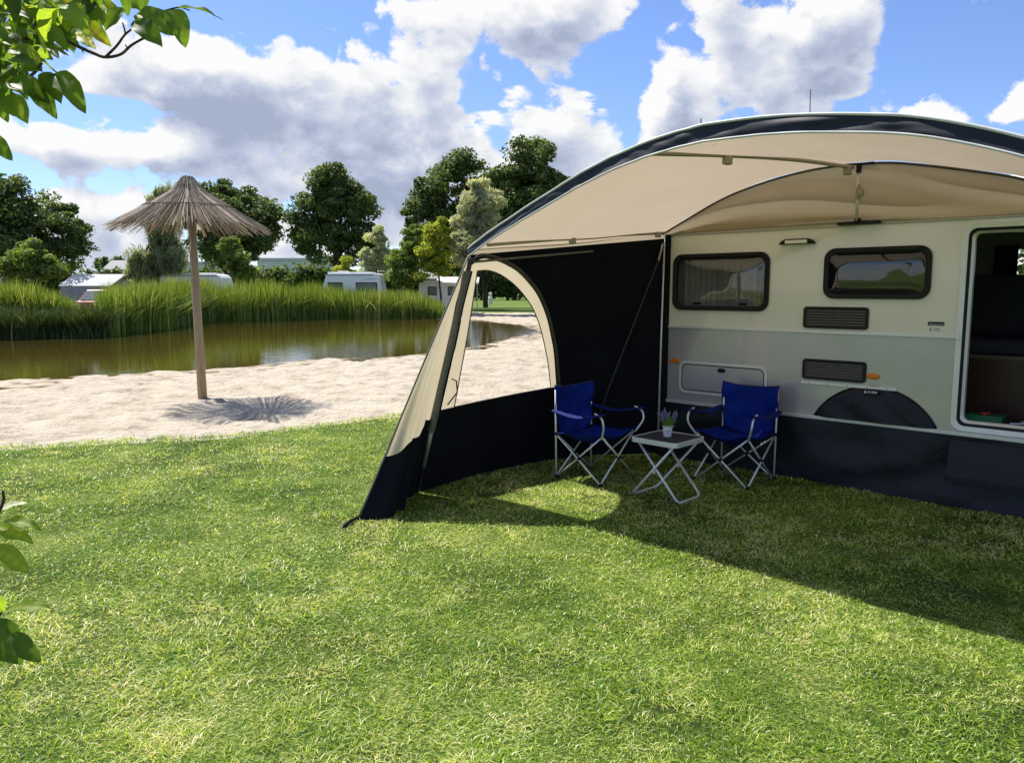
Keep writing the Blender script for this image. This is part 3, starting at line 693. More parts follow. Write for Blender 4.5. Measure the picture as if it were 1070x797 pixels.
# stickers by the door
st = MB().box(W(.132, .0006, 1.418), UV * .118, NV * .002, (0, 0, .030)).build('sticker', M['plastic'], CV); st['label'] = 'small black sticker with white script'
v = MB()
for k, (a, hgt) in enumerate([(0, 20), (9, 12), (17, 11), (24, 13), (32, 12), (40, 10), (47, 12), (56, 11), (66, 15), (75, 19)]):
    v.tube([W(.145 + a * .00125, .0030, 1.4265), W(.149 + a * .00125, .0030, 1.4265 + hgt * .0006)], .0016, 5)
v.tube([W(.14, .0030, 1.4245), W(.24, .0030, 1.4265)], .0011, 5); v.build('lettering', M['whiteink'], st)
st = MB().box(W(.142, .0006, 1.372), UV * .092, NV * .002, (0, 0, .032)).build('sticker', M['white'], CV); st['label'] = 'small white sticker with a black figure'
v = MB(); v.box(W(.150, .003, 1.376), UV * .010, NV * .0006, (0, 0, .018)); v.tube([W(.155, .003, 1.399), W(.155, .0036, 1.399)], .004, 8)
for k in range(3): v.box(W(.175, .003, 1.379 + k * .008), UV * .048, NV * .0006, (0, 0, .003))
v.build('lettering', M['ink'], st)
# aerial
ax_ = W(0, -1.1)
MB().tube([at(847.3, 127, 7.98) - np.array([0, 0, .85]), at(847, 93.5, 7.98)], [.011, .004], 6).build('aerial', M['darkpole'], CV)
# wheels and axle hidden behind the skirting
v = MB(); v.lathe([(0, -.09), (.2, -.09), (.31, -.085), (.325, -.04), (.325, .04), (.31, .085), (.2, .09), (0, .09)], n=24)
v.v = [tuple(W(-.25 + p[0], -.20 + p[2], .325 + p[1])) for p in v.v]; v.build('wheel', M['plastic'], CV, smooth=False)

# ------------------------------------------------------------------ skirting and wheel-arch cover
SK = thing('draught_skirting', 'navy draught skirting hanging from the silver side of the caravan to the grass', 'skirting', W(0, 0.03, 0))
us = np.linspace(UL - .02, 2.4, 160); rows = []
for j, t in enumerate(np.linspace(0, 1, 14)):
    r = []
    for u in us:
        z = .562 * (1 - t) + .004 * t - .006 * t
        n = .028 + .06 * t ** 1.5 * (0.6 + 0.6 * vnoise(np.array(u * 1.7), np.array(t * 0.4 + 3), 4))
        n += .075 * math.sin(math.pi * t) * (vnoise(np.array(u * 2.6 + t * 1.8), np.array(t * 2.2 - u), 5) - .35)
        n += .016 * math.sin(math.pi * t) * math.sin(u * 9 + 4 * t)
        r.append(W(u, n, z))
    rows.append(r)
MB().grid(rows).build('skirt_sheet', M['skirt'], SK, smooth=True, fixn=False)
rows = []
for j, t in enumerate(np.linspace(0, 1, 6)):
    rows.append([W(u, .05 + .085 * t ** .7 + .006 * math.sin(u * 17), .53 * (1 - t) + .225 * t) for u in np.linspace(.36, 2.4, 50)])
MB().grid(rows).build('overlap_panel', M['skirt'], SK, smooth=True, fixn=False)
MB().box(W(.36, .137, .215), UV * 2.0, NV * .006, (0, 0, .035)).build('hem_strip', M['navy_band'], SK)
# cover
WC = thing('wheel_arch_cover', 'domed black wheel arch cover with a small white badge above the skirting', 'wheel cover', W(-.25, .01, .57))
rows = []
for j in range(19):
    t = j / 18; rr = []
    for k in range(49):
        q = -1 + 2 * k / 48; au = .493 * q; arc_ = max(.345 + math.sqrt(max(.547 ** 2 - (au * .985) ** 2, 0)) - .592, .002)
        e = (1 - t) ** .55 * (1 - abs(q) ** 3)
        ridge = max(0, 1 - abs(abs(q) * .95 - (.75 - .8 * t)) / .16) * .010 * (1 - t)
        rr.append(W(-.25 + au, .003 + .052 * e + ridge + .010 * e * math.sin(7 * q + 5 * t), .590 + arc_ * t))
    rows.append(rr)
MB().grid(rows).build('cover_sheet', M['skirt'], WC, smooth=True, fixn=False)
v = MB(); v.tube([W(-.25 + .557 * math.cos(q), .008, .345 + .547 * math.sin(q)) for q in np.linspace(math.pi / 2 + 1.09, math.pi / 2 - 1.09, 41)], .005, 6); v.build('edge_binding', M['plastic'], WC, smooth=True)
bd = MB().box(W(-.325, .052, .826), UV * .125, NV * .003, (0, 0, .042)).build('badge', M['plastic'], WC)
v = MB(); v.prism([W(-.315, .0555, .838), W(-.292, .0555, .838), W(-.302, .0555, .862)], NV * .001)
for k, wd in enumerate((.012, .005, .012, .012, .012)):
    uu = -.282 + .0155 * k
    v.box(W(uu, .0555, .840), UV * .0035, NV * .001, (0, 0, .018))
    if wd > .01: v.box(W(uu + .008, .0555, .840), UV * .0035, NV * .001, (0, 0, .018)); v.box(W(uu + .003, .0555, .847), UV * .006, NV * .001, (0, 0, .004))
v.build('lettering', M['whiteink'], bd)

# things on the caravan floor inside the doorway
t = thing('green_crate', 'green plastic crate with red bits lying just inside the caravan doorway', 'crate', W(.50, -.30, .62))
v = MB(); a0 = W(.40, -.16, .621)
v.box(a0, UV * .26, NV * -.20, (0, 0, .075)); v.build('crate_body', M['greenbox'], t, bevel=.008)
v = MB(); v.box(a0 + np.array([0, 0, .0765]) + UV * -.006 + NV * .006, UV * .272, NV * -.212, (0, 0, .012)); v.build('lid', M['greenbox'], t, bevel=.004)
v = MB(); v.tube([W(.50, -.2, .722), W(.555, -.24, .722)], .013, 8); v.tube([W(.50, -.25, .722), W(.53, -.19, .72)], .010, 8); v.build('handle', M['red'], t)
t = thing('black_tray', 'low black tray with silver fittings on the caravan floor beside the green crate', 'tray', W(.8, -.25, .62))
MB().box(W(.70, -.16, .621), UV * .24, NV * -.22, (0, 0, .035)).build('tray_body', M['plastic'], t, bevel=.008)
v = MB(); v.tube([W(.71, -.17, .668), W(.86, -.24, .675), W(.92, -.22, .668)], .007, 7); v.box(W(.76, -.30, .657), UV * .12, NV * -.05, (0, 0, .018)); v.build('fitting', M['alu'], t)

# ================================================================== the awning
AW = thing('awning', 'beige vaulted caravan awning with navy edge band, black side wall and arched clear window', 'awning', W(-.4, 1.3, 0))
front_pts = [(-2.57, 2.01), (-2.44, 2.075), (-2.30, 2.14), (-1.85, 2.325), (-1.33, 2.515), (-.95, 2.612), (-.70, 2.652), (-.48, 2.672), (-.10, 2.660), (.23, 2.625), (.62, 2.56), (.885, 2.485), (1.16, 2.38), (1.45, 2.24), (1.75, 2.06), (1.85, 1.99)]
rear_pts = [(-2.30, 2.262), (-2.0, 2.405), (-1.67, 2.55), (-1.40, 2.632), (-1.11, 2.695), (-.80, 2.735), (-.50, 2.745), (-.22, 2.727), (0, 2.69), (.35, 2.61), (.70, 2.515), (1.05, 2.37), (1.42, 2.262)]
def resamp(pts, n):
    c = np.array(catmull(pts, 10)); s = np.concatenate([[0], np.cumsum(np.linalg.norm(np.diff(c, axis=0), axis=1))])
    q = np.linspace(0, s[-1], n); return np.stack([np.interp(q, s, c[:, 0]), np.interp(q, s, c[:, 1])], 1)
def split(pts, uc, n1, n2):
    a = [p for p in pts if p[0] <= uc]; b = [p for p in pts if p[0] >= uc]
    ca = resamp(a, n1); cb_ = resamp(b, n2); return np.vstack([ca, cb_[1:]])
FA = split(front_pts, -.48, 60, 60); RA = split(rear_pts, -.50, 60, 60)
NF, NR = 2.5, 0.10
rows = []
for j in range(25):
    v_ = j / 24
    rows.append([W(RA[k][0] * (1 - v_) + FA[k][0] * v_, NR + (NF - NR) * v_, RA[k][1] * (1 - v_) + FA[k][1] * v_ - .022 * math.sin(math.pi * v_) + .004 * math.sin(9 * v_ + k * .21)) for k in range(len(RA))])
MB().grid(rows).build('roof_canvas', M['cream'], AW, smooth=True, fixn=False)
# rear gable between the rail and the seam
rows = []
for j in range(17):
    t = j / 16; rr = []
    for k in range(0, len(RA)):
        u, z = RA[k]; b = .03 * (vnoise(np.array(u * 1.3 + t * 1.1), np.array(t * 2.6 + u * .4), 9) - .4) * math.sin(math.pi * t) * 2
        zb = 2.248
        fold = .026 * math.sin(math.pi * t) * math.sin(8 * t + 1.7 * u + 2 * math.sin(u * 1.3))
        rr.append(W(u, .012 + (NR - .012) * t + b + fold, zb + (max(z, zb + .004) - .012 - zb) * t))
    rows.append(rr)
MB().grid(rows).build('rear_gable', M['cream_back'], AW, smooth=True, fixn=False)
v = MB(); v.tube([W(u, NR + .012, z - .014) for u, z in RA], .010, 6); v.build('seam', M['olive'], AW, smooth=True)
# valance band with piping
def vpt(k, t):
    u, z = FA[k]; k0 = max(k - 1, 0); k1 = min(k + 1, len(FA) - 1)
    d = FA[k1] - FA[k0]; d = d / np.linalg.norm(d); nrm = np.array([d[1], -d[0]])
    hgt = .098 - .03 * min(1, abs(u + .35) / 2.2) ** 1.5
    w_ = .030 * (float(vnoise(np.array(k * .16 + t * .9), np.array(t * 1.6 + k * .05), 61)) - .5) * math.sin(math.pi * t) + .010 * (float(vnoise(np.array(k * .45 - t * 1.4), np.array(t * 2.0), 62)) - .5)
    return W(u + nrm[0] * hgt * t * .5, NF + .012 + .018 * t + w_, z + .012 + min(nrm[1], -.75) * hgt * t)
MB().grid([[vpt(k, t) for k in range(len(FA))] for t in np.linspace(0, 1, 12)]).build('edge_band', M['navy_band'], AW, smooth=True, fixn=False)
MB().tube([vpt(k, 0) + np.array([0, 0, .004]) for k in range(len(FA))], .009, 7).build('piping', M['piping'], AW, smooth=True)
MB().tube([vpt(k, 1) for k in range(len(FA))], .007, 7).build('piping', M['piping'], AW, smooth=True)

# side wall: ruled between a bulging foot line and the straight eave
fn_ = [0, .3, .6, 1.2, 1.94, 2.72]; fu_ = [-2.36, -2.6, -2.8, -2.98, -3.03, -2.97]
fc = np.array(catmull(list(zip(fn_, fu_)), 10))
def SW(s, t, off=0.0):
    n0 = 2.72 * s; foot = np.array([np.interp(n0, fc[:, 0], fc[:, 1]), n0, 0.0]); top = np.array([-2.31 - .26 * s, .03 + 2.47 * s, 2.25 - .24 * s])
    q = foot * (1 - t) + top * t
    return W(q[0] + off, q[1], q[2])
pane_l = [(.924, .353), (.928, .49), (.934, .66), (.942, .80), (.950, .917), (.905, .915), (.856, .898), (.805, .869), (.754, .832), (.704, .787), (.656, .736), (.616, .68), (.580, .62), (.540, .54), (.507, .467), (.469, .362)]
bord_l = [(.978, .351), (.975, .49), (.972, .66), (.976, .82), (.977, .945), (.935, .966), (.868, .949), (.817, .926), (.766, .897), (.710, .852), (.655, .800), (.609, .742), (.567, .677), (.528, .60), (.491, .517), (.440, .362)]
def refine(lp, n=4):
    o = []
    for i in range(len(lp)):
        a = np.array(lp[i]); b = np.array(lp[(i + 1) % len(lp)])
        for k in range(n): o.append(tuple(a + (b - a) * k / n))
    return o
def smooth_loop(lp, corners):
    pts = [lp[i] for i in range(len(lp))]; out = []
    for a, b in zip(corners, corners[1:] + [corners[0] + len(lp)]):
        seg = [pts[i % len(lp)] for i in range(a, b + 1)]
        out += [tuple(q) for q in (catmull(seg, 4)[:-1] if len(seg) > 2 else [np.array(seg[0]) + (np.array(seg[1]) - np.array(seg[0])) * k / 4 for k in range(4)])]
    return out
pane_s = smooth_loop(pane_l, [0, 4, 15]); bord_s = smooth_loop(bord_l, [0, 4, 15])
def ruled_fill(outer, hole, off=0.0):
    """fill between two loops in wall coordinates, cut fine enough to bend"""
    bm = bmesh.new()
    es = []
    for lp in ([outer, hole] if hole else [outer]):
        vs = [bm.verts.new((a, b, 0)) for a, b in lp]; es += [bm.edges.new((vs[i], vs[(i + 1) % len(vs)])) for i in range(len(vs))]
    bmesh.ops.triangle_fill(bm, use_beauty=True, use_dissolve=False, edges=es)
    for _ in range(5):
        le = [e for e in bm.edges if e.calc_length() > .07]
        if not le: break
        bmesh.ops.subdivide_edges(bm, edges=le, cuts=1); bmesh.ops.triangulate(bm, faces=bm.faces)
    mb = MB(); bm.verts.ensure_lookup_table(); bm.verts.index_update()
    vs = []
    for p in bm.verts:
        s, t = p.co.x, p.co.y
        wv = .02 * math.sin(math.pi * min(max(t, 0), 1)) * (float(vnoise(np.array(s * 9), np.array(t * 2.5), 13)) - .5) * max(0, min(1, (0.42 - s) * 6 if s < .45 else (.34 - t) * 8 if t < .34 else 0))
        vs.append(SW(s, t, off + wv))
    mb.add(vs, [tuple(q.index for q in f.verts) for f in bm.faces]); bm.free(); return mb
outer = refine([(0.0, 0.0), (.1, 0), (.2, 0), (.3, 0), (.45, 0), (.6, 0), (.8, 0), (1.0, 0.0), (1.0, .35), (1.0, .7), (1.0, .985), (.6, .985), (.3, .985), (0.0, .985), (0, .5)], 4)
ruled_fill(outer, bord_s).build('side_wall', M['black_canvas'], AW, fixn=False)
ruled_fill(bord_s, pane_s, .004).build('window_border', M['cream_pale'], AW, fixn=False)
wp_ = ruled_fill(pane_s, None, .002).build('clear_window', M['foil'], AW, fixn=False)
arc = [bord_s[i] for i in range(16, len(bord_s) - 3)]
MB().tube([SW(.70 + (a - .70) * 1.045, .35 + (b - .35) * 1.022, .010) for a, b in arc], .014, 7).build('arch_edging', M['olive'], AW, smooth=True)
MB().tube([SW(a, b, .008) for a, b in pane_s + pane_s[:1]], .005, 5).build('window_seam', M['olive'], AW, smooth=True)
MB().tube([SW(s, .955 + .02 * s * 0, .02) for s in np.linspace(.42, .98, 12)], .010, 6).build('fastening_strip', M['olive_grey'], AW, smooth=True)
# cream eave strip between the black wall and the roof, inside
MB().grid([[SW(s, .984, .004) for s in np.linspace(0, 1, 20)], [SW(s, 1.012, .001) for s in np.linspace(0, 1, 20)]]).build('eave_strip', M['cream'], AW, fixn=False)
# rear edge: white sealing pole and black pad
MB().tube([W(-2.335, .055, .02), W(-2.325, .055, 1.2), W(-2.31, .05, 2.25)], .011, 8).build('rear_pole', M['alu_pale'], AW, smooth=True)
MB().box(W(-2.342, -.01, .0), UV * .065, NV * .065, UV * .010 + np.array([0, 0, 2.25])).build('sealing_pad', M['black_canvas'], AW)
# tension rod on the wall
v = MB(); v.tube([SW(.045, .962, .05), SW(.067, .89, .06)], .010, 7); rodp = v.build('tension_rod', M['pole'], AW)
v = MB(); v.tube([SW(.067, .89, .06), SW(.218, .329, .07), SW(.23, .215, .06)], .008, 7); v.build('rod_sleeve', M['darkpole'], rodp)
# front corner pole, rolled flap and wing
top = np.array([-2.565, 2.49, 2.0]); foot = np.array([-2.972, 2.755, 0.0])
def PL(t, du=0.0, dn=0.0): q = top + (foot - top) * t; return W(q[0] + du, q[1] + dn, q[2])
MB().tube([PL(0.02, .02), PL(.62, .02), PL(1.0, .02)], [.014, .014, .012], 8).build('corner_pole', M['darkpole'], AW, smooth=True)
MB().tube([PL(.68, .022), PL(.885, .022)], .019, 8).build('pole_foot_sleeve', M['pole'], AW, smooth=True)
vx = np.array([1.0, 0.0, 0]); v = MB(); rows = []
for t in np.linspace(.075, .735, 14):
    b = PL(t, .035); w_ = .033 + .004 * math.sin(t * 21)
    rows.append([b + vx * (-.012 - w_ * c) + np.array([0, -.028 * (1 - c * c) - .01, 0]) for c in (1, .6, .2, -.2, -.6, -1)])
v.grid(rows); fl = v.build('rolled_flap', M['olive_grey'], AW, smooth=True, fixn=False)
MB().tube([r[0] for r in rows], .008, 6).build('flap_edge', M['black_canvas'], fl); MB().tube([r[-1] for r in rows], .007, 6).build('flap_edge', M['black_canvas'], fl)
MB().tube([SW(.965, .37, .03), SW(.94, .42, .05), SW(.955, .47, .05), SW(.97, .48, .03)], .006, 6).build('tie_strap', M['black_canvas'], AW, smooth=True)
tip = np.array([-2.665, 3.56, .015])
def WG(a, b):
    """a from pole to outer edge, b from top to bottom"""
    q = top + (foot - top) * b; e = top + (tip - top) * b; p = q + (e - q) * a
    fold = .03 * b * math.sin(a * 19) * (1 - a) * a * 4 + .012 * b * math.sin(a * 37 + 3 * b)
    bulge = .25 * b ** 2.2 * math.sin(math.pi * a ** 1.6)
    return W(p[0] + fold + bulge, p[1] + .25 * bulge, p[2])
def cut(a): return .655 + .125 * a ** 1.1 + .010 * math.sin(a * 16)
v = MB(); v.grid([[WG(a, cut(a) * b) for a in np.linspace(0, 1, 33)] for b in np.linspace(0.0, 1, 30)]); v.build('wing_upper', M['cream_pale'], AW, smooth=True, fixn=False)
v = MB(); v.grid([[WG(a, cut(a) + (1 - cut(a)) * b) for a in np.linspace(0, 1, 33)] for b in np.linspace(0, 1, 14)]); v.build('wing_lower', M['black_canvas'], AW, smooth=True, fixn=False)
MB().tube([WG(1, b) for b in np.linspace(0, 1, 12)], .008, 6).build('wing_piping', M['olive_grey'], AW, smooth=True)
# ground strap and peg
g0 = WG(1, .99); g1 = gnd(356, 552, .01)
v = MB(); v.tube([g0, g0 * .55 + g1 * .45 + np.array([0, 0, .01]), g1], [.008, .014, .010], 6); gs = v.build('peg_strap', M['black_canvas'], AW)
v = MB(); v.tube([g1 + np.array([0.02, 0, .05]), g1 - np.array([.03, 0, .12])], .006, 6); v.build('peg', M['alu'], gs)
# eave pole along the side
v = MB(); v.tube([W(-2.44, 2.42, 2.055), W(-2.36, 1.2, 2.175), W(-2.27, .12, 2.262)], .013, 8); ep = v.build('eave_pole', M['beigeplastic'], AW, smooth=True)
for s in (.42, .95):
    c = np.array(W(-2.43 + .16 * s + .005, 2.42 - 2.3 * s, 2.055 + .207 * s))
    MB().box(c - UV * .02 - NV * .03 - np.array([0, 0, .04]), UV * .04, NV * .06, (0, 0, .055)).build('clamp', M['beigeplastic'], ep, bevel=.006)
# crown pole front to rear, upright and wall pad
cp = [W(-.98, NF - .03, 2.585), W(-.80, 1.6, 2.655), W(-.62, .9, 2.688), W(-.47, .14, 2.700)]
v = MB(); v.tube(catmull(cp, 6), .016, 8); rp = v.build('roof_pole', M['beigeplastic'], AW, smooth=True)
for t_ in (0.36, .97):
    c = cp[0] * (1 - t_) + cp[3] * t_ + np.array([0, 0, .03 * math.sin(math.pi * t_) - .03])
    MB().box(c - UV * .025 - NV * .035 - np.array([0, 0, .035]), UV * .05, NV * .07, (0, 0, .06)).build('clamp', M['beigeplastic'], rp, bevel=.006)
v = MB(); v.tube([W(-.43, .10, 2.27), W(-.435, .115, 2.71)], .0125, 8); ip = v.build('pad_pole', M['alu_pale'], AW, smooth=True)
MB().tube([W(-.43, .103, 2.44), W(-.43, .104, 2.56)], .019, 8).box(W(-.425, .1, 2.47), UV * .04, NV * .03, (0, 0, .05)).build('clamp', M['beigeplastic'], ip, smooth=False)
MB().box(W(-.445, .10, 2.655), UV * .035, NV * .035, (0, 0, .075)).box(W(-.44, .09, 2.715), UV * .13, NV * .04, (0, 0, .018)).build('pole_head', M['plastic'], ip, bevel=.004)
MB().box(W(-.60, .02, 2.243), UV * .34, NV * .07, (0, 0, .022)).box(W(-.45, .05, 2.262), UV * .04, NV * .06, (0, 0, .03)).build('wall_pad', M['plastic'], ip, bevel=.006)
# little pegs that stand on the roof
MB().tube([at(732.5, 134, 5.3), at(732.5, 124, 5.3)], .004, 5).build('roof_stud', M['darkpole'], AW)

# ================================================================== chairs, table, plant
def fabric(fn, nu, nv, m, name, parent, thick=.006):
    v = MB(); v.grid([[fn(a, b) for a in np.linspace(-1, 1, nu)] for b in np.linspace(0, 1, nv)])
    o = v.build(name, m, parent, smooth=True, fixn=False)
    s = o.modifiers.new('solid', 'SOLIDIFY'); s.thickness = thick; return o
def make_chair(label):
    t = thing('camping_chair', label, 'chair', (0, 0, 0), 'blue folding camping chairs beside the table', local=True)
    hw, hd = .262, .25
    seatF, seatR = .43, .39
    r = .0085
    for sx in (-1, 1):
        up = MB().tube([(sx * hw, -hd, .012), (sx * hw, -hd - .004, .45), (sx * hw * 1.0, -hd - .012, .805)], r * 1.05, 8).build('rear_leg', M['alu_pale'], t, smooth=True)
        MB().tube([(sx * hw, -hd, 0), (sx * hw, -hd, .028)], .017, 8).build('foot_cap', M['plastic'], up)
        MB().cbox((sx * hw, -hd + .006, seatR + .02), .03, .035, .03).build('slide_joint', M['plastic'], up, bevel=.005)
        # arm post rising from the front of the seat
        pts = catmull([(sx * (hw - .01), hd, seatF - .01), (sx * (hw + .03), hd + .045, .50), (sx * (hw + .045), hd + .055, .555), (sx * (hw + .045), hd + .03, .615), (sx * (hw + .04), hd - .04, .642)], 5)
        MB().tube(pts, r * 1.15, 8).build('arm_post', M['alu'], t, smooth=True)
        def arm(a, b, sx=sx):
            y = -hd - .02 + (2 * hd + .085) * b; wd = .032 + .022 * math.sin(math.pi * min(b * 1.05, 1))
            return (sx * (hw + .015 + .03 * b) + a * wd, y, .628 - .035 * math.sin(math.pi * b) + .022 * b - .012 * a * a + .004 * math.sin(9 * b))
        fabric(arm, 7, 15, M['armblue'], 'armrest', t, .008)
        # crossing rods on each side, front foot to rear joint and rear foot to seat front
        c = MB().tube([(sx * hw, hd, .012), (sx * (hw - .004), -hd, seatR + .015)], r, 8).build('cross_brace', M['alu_pale'], t, smooth=True)
        MB().tube([(sx * (hw - .02), -hd, .012), (sx * (hw - .02), hd - .01, seatF)], r, 8).build('cross_brace', M['alu_pale'], t, smooth=True)
        MB().cbox((sx * (hw - .01), .01, .215), .04, .024, .024).build('pivot', M['plastic'], c, bevel=.004)
        MB().tube([(sx * hw, hd, 0), (sx * hw, hd, .026)], .017, 8).build('foot_cap', M['plastic'], c)
    for yy, zt in ((hd, seatF), (-hd, seatR)):
        c = MB().tube([(-hw + .012, yy + .01, .012), (hw - .012, yy + .01, zt)], r, 8).build('cross_brace', M['alu_pale'], t, smooth=True)
        MB().tube([(hw - .012, yy - .01, .012), (-hw + .012, yy - .01, zt)], r, 8).build('cross_brace', M['alu_pale'], t, smooth=True)
        MB().cbox((0, yy, (zt + .012) / 2), .03, .045, .026).build('pivot', M['plastic'], c, bevel=.004)
    def seat(a, b):
        y = -hd + .02 + (2 * hd - .0) * b
        z = seatR + .03 + (seatF - seatR - .02) * b + .03 * b ** 4 - .095 * (1 - a * a) * math.sin(math.pi * (b * .8 + .1)) - .026 * (float(vnoise(np.array(a * 3 + 9), np.array(b * 4.0 - a), 72)) - .5)
        return (a * (hw + .010), y - .03 * (1 - a * a) * b, z - .02 * (1 - a * a) * b)
    fabric(seat, 19, 17, M['blue'], 'seat', t)
    def back(a, b):
        z = .425 + (.845 - .425) * b; w_ = (hw + .006) * (.86 + .14 * min(1, b * 2.2)) + (.010 if b > .35 else .0)
        bul = .095 * (1 - a * a) * (1 - .3 * b)
        return (a * w_, -hd + .014 - .018 * b - bul + .026 * (float(vnoise(np.array(a * 2.2 + 5), np.array(b * 3.6 + a), 71)) - .5) + .05 * (1 - b) ** 3 * (1 - a * a) + .006 * math.sin(7 * a + 11 * b), z - .030 * (1 - a * a) * b - .05 * (1 - a * a) * (1 - b))
    bk = fabric(back, 19, 17, M['blue'], 'backrest', t)
    MB().tube([back(a, 1) for a in np.linspace(-1, 1, 13)], .008, 6).build('binding', M['navy'], bk, smooth=True)
    return t
def children(o): return [c for c in bpy.data.objects if c.parent == o]
def copy_tree(o, parent=None):
    c = o.copy(); COL.objects.link(c)
    if parent is not None: c.parent = parent
    for ch in children(o): copy_tree(ch, c)
    return c
def yaw_of(f): return math.atan2(f[1], f[0]) - math.pi / 2
ch1 = make_chair('blue folding camping chair beside the black side wall, left of the small table')
ch2 = copy_tree(ch1); ch2['label'] = 'blue folding camping chair in front of the silver caravan side, right of the small table'
rm, fm = np.array([.58, 7.02]), np.array([.945, 6.68]); c = (rm + fm) / 2
ch1.location = (c[0], c[1], LZ); ch1.rotation_euler[2] = yaw_of(fm - rm)
rm, fm = np.array([2.18, 6.955]), np.array([1.83, 6.59]); c = (rm + fm) / 2
ch2.location = (c[0], c[1], LZ); ch2.rotation_euler[2] = yaw_of(fm - rm)

TB = thing('folding_table', 'small folding camping table with black top and pale rim between the blue chairs', 'table', (0, 0, 0), local=True)
hs = .222; TZ = .50
def rr2(h, r, n=5):
    o = []
    for cx, cy, a0 in ((h - r, h - r, 0), (-h + r, h - r, 90), (-h + r, -h + r, 180), (h - r, -h + r, 270)):
        for k in range(n): a = R(a0 + 90 * k / (n - 1)); o.append((cx + r * math.cos(a), cy + r * math.sin(a)))
    return o
v = MB(); v.prism([(x, y, TZ - .006) for x, y in rr2(hs - .012, .035)], (0, 0, .006)); v.build('tabletop', M['tabletop'], TB)
o_, i_ = rr2(hs, .045), rr2(hs - .013, .034); k = len(o_)
v = MB(); v.add([(x, y, TZ - .036) for x, y in o_] + [(x, y, TZ + .003) for x, y in o_] + [(x, y, TZ + .003) for x, y in i_] + [(x, y, TZ - .036) for x, y in i_],
                [(a * k + i, a * k + (i + 1) % k, ((a + 1) % 4) * k + (i + 1) % k, ((a + 1) % 4) * k + i) for a in range(4) for i in range(k)])
v.build('rim', M['alu_pale'], TB, bevel=.002)
for sgn, xi in ((1, .0), (-1, -.018)):
    xw = .185 + xi; y0, y1 = sgn * .215, -sgn * .175
    pts = [(-xw, y1, TZ - .034), (-xw, y0 * .93, .035), (-xw + .03, y0, .013), (xw - .03, y0, .013), (xw, y0 * .93, .035), (xw, y1, TZ - .034)]
    lg = MB().tube(pts, .0105, 8).build('leg_frame', M['alu_pale'], TB, smooth=True)
for sx in (-1, 1):
    MB().tube([(sx * .195, 0.0, .235), (sx * .16, 0.0, .235)], .012, 8).build('pivot', M['alu'], TB)
TB.location = (1.28, 6.19, LZ); TB.rotation_euler[2] = R(45)

PT = thing('lavender_pot', 'white tin pot of lavender with wire handle on the small folding table', 'plant pot', (1.28, 6.21, LZ + TZ + .0005), local=True)
v = MB(); v.lathe([(0, 0), (.030, 0), (.031, .004), (.041, .082), (.043, .086), (.040, .086), (.037, .07), (0, .07)], n=24); pb = v.build('pot_body', M['pot'], PT, smooth=False)
v = MB()
for k, a in enumerate(np.linspace(-2.25, -1.15, 6)):
    rr_ = .0372; v.cbox((rr_ * math.cos(a), rr_ * math.sin(a), .052), .004, .003, .006 + .003 * (k % 2))
v.cbox((.0345 * math.cos(-1.7), .0345 * math.sin(-1.7) - .001, .028), .007, .003, .008); v.build('lettering', M['ink'], pb)
v = MB(); v.tube(catmull([(-.042, 0, .08), (-.052, -.035, .095), (-.03, -.075, .10), (.02, -.07, .10), (.05, -.03, .095), (.042, 0, .08)], 6), .0018, 5); v.build('handle', M['alu'], PT)
n = 420
ang = RNG.uniform(0, 2 * math.pi, n); rr = .034 * np.sqrt(RNG.uniform(0, 1, n))
pos = np.stack([rr * np.cos(ang), rr * np.sin(ang), np.full(n, .066)], 1)
o = blades('foliage', n, pos, RNG.uniform(.06, .125, n), RNG.uniform(.004, .007, n), RNG.uniform(.05, .8, n), RNG.uniform(0, 1, n), M['herb']); o.parent = PT
fl = MB(); rv = []
for k in range(26):
    a = RNG.uniform(0, 2 * math.pi); sp = RNG.uniform(.1, .6); h0 = RNG.uniform(.12, .15); h1 = h0 + RNG.uniform(.06, .09)
    d = np.array([math.cos(a) * sp, math.sin(a) * sp, 1]); d /= np.linalg.norm(d); b = np.array([.018 * math.cos(a), .018 * math.sin(a), .07])
    q = [b + d * (h0 - .07 + (h1 - h0) * j / 6) for j in range(7)]
    fl.tube(q, [.002, .0055, .007, .0055, .007, .005, .0015], 6)
fo = fl.build('flower', M['lavender'], PT)
at_ = fo.data.attributes.new('rnd', 'FLOAT', 'FACE'); at_.data.foreach_set('value', RNG.uniform(0, 1, len(fo.data.polygons)).astype(np.float32))

# ================================================================== thatched parasol
ub = gnd(212, 415)
UBZ = float(height(np.array(ub[0]), np.array(ub[1])))
UM = thing('thatched_parasol', 'thatched straw beach parasol on a wooden pole standing in the sand', 'parasol', (ub[0], ub[1], UBZ))
lean = np.array([-.045, 0, 0])
apex = np.array([ub[0], ub[1], 0]) + lean + np.array([-.03, 0, 3.46])
v = MB(); v.tube([np.array([ub[0], ub[1], UBZ - .35]), np.array([ub[0], ub[1], 1.2]) + lean * .5, np.array([ub[0], ub[1], 3.0]) + lean], [.072, .066, .058], 14); v.build('pole', M['timber'], UM, smooth=True)
PR = [(0.0, 0.0), (.09, -.035), (.17, -.19), (.33, -.305), (.53, -.43), (.79, -.585), (.97, -.69), (1.16, -.80)]
pr = np.array(PR)
def prof_(s, a): return np.interp(s, [0, .07, .17, .3, .45, .66, .83, 1.0], pr[:, 0]), np.interp(s, [0, .07, .17, .3, .45, .66, .83, 1.0], pr[:, 1])
VV, F4, RV = [], [], []
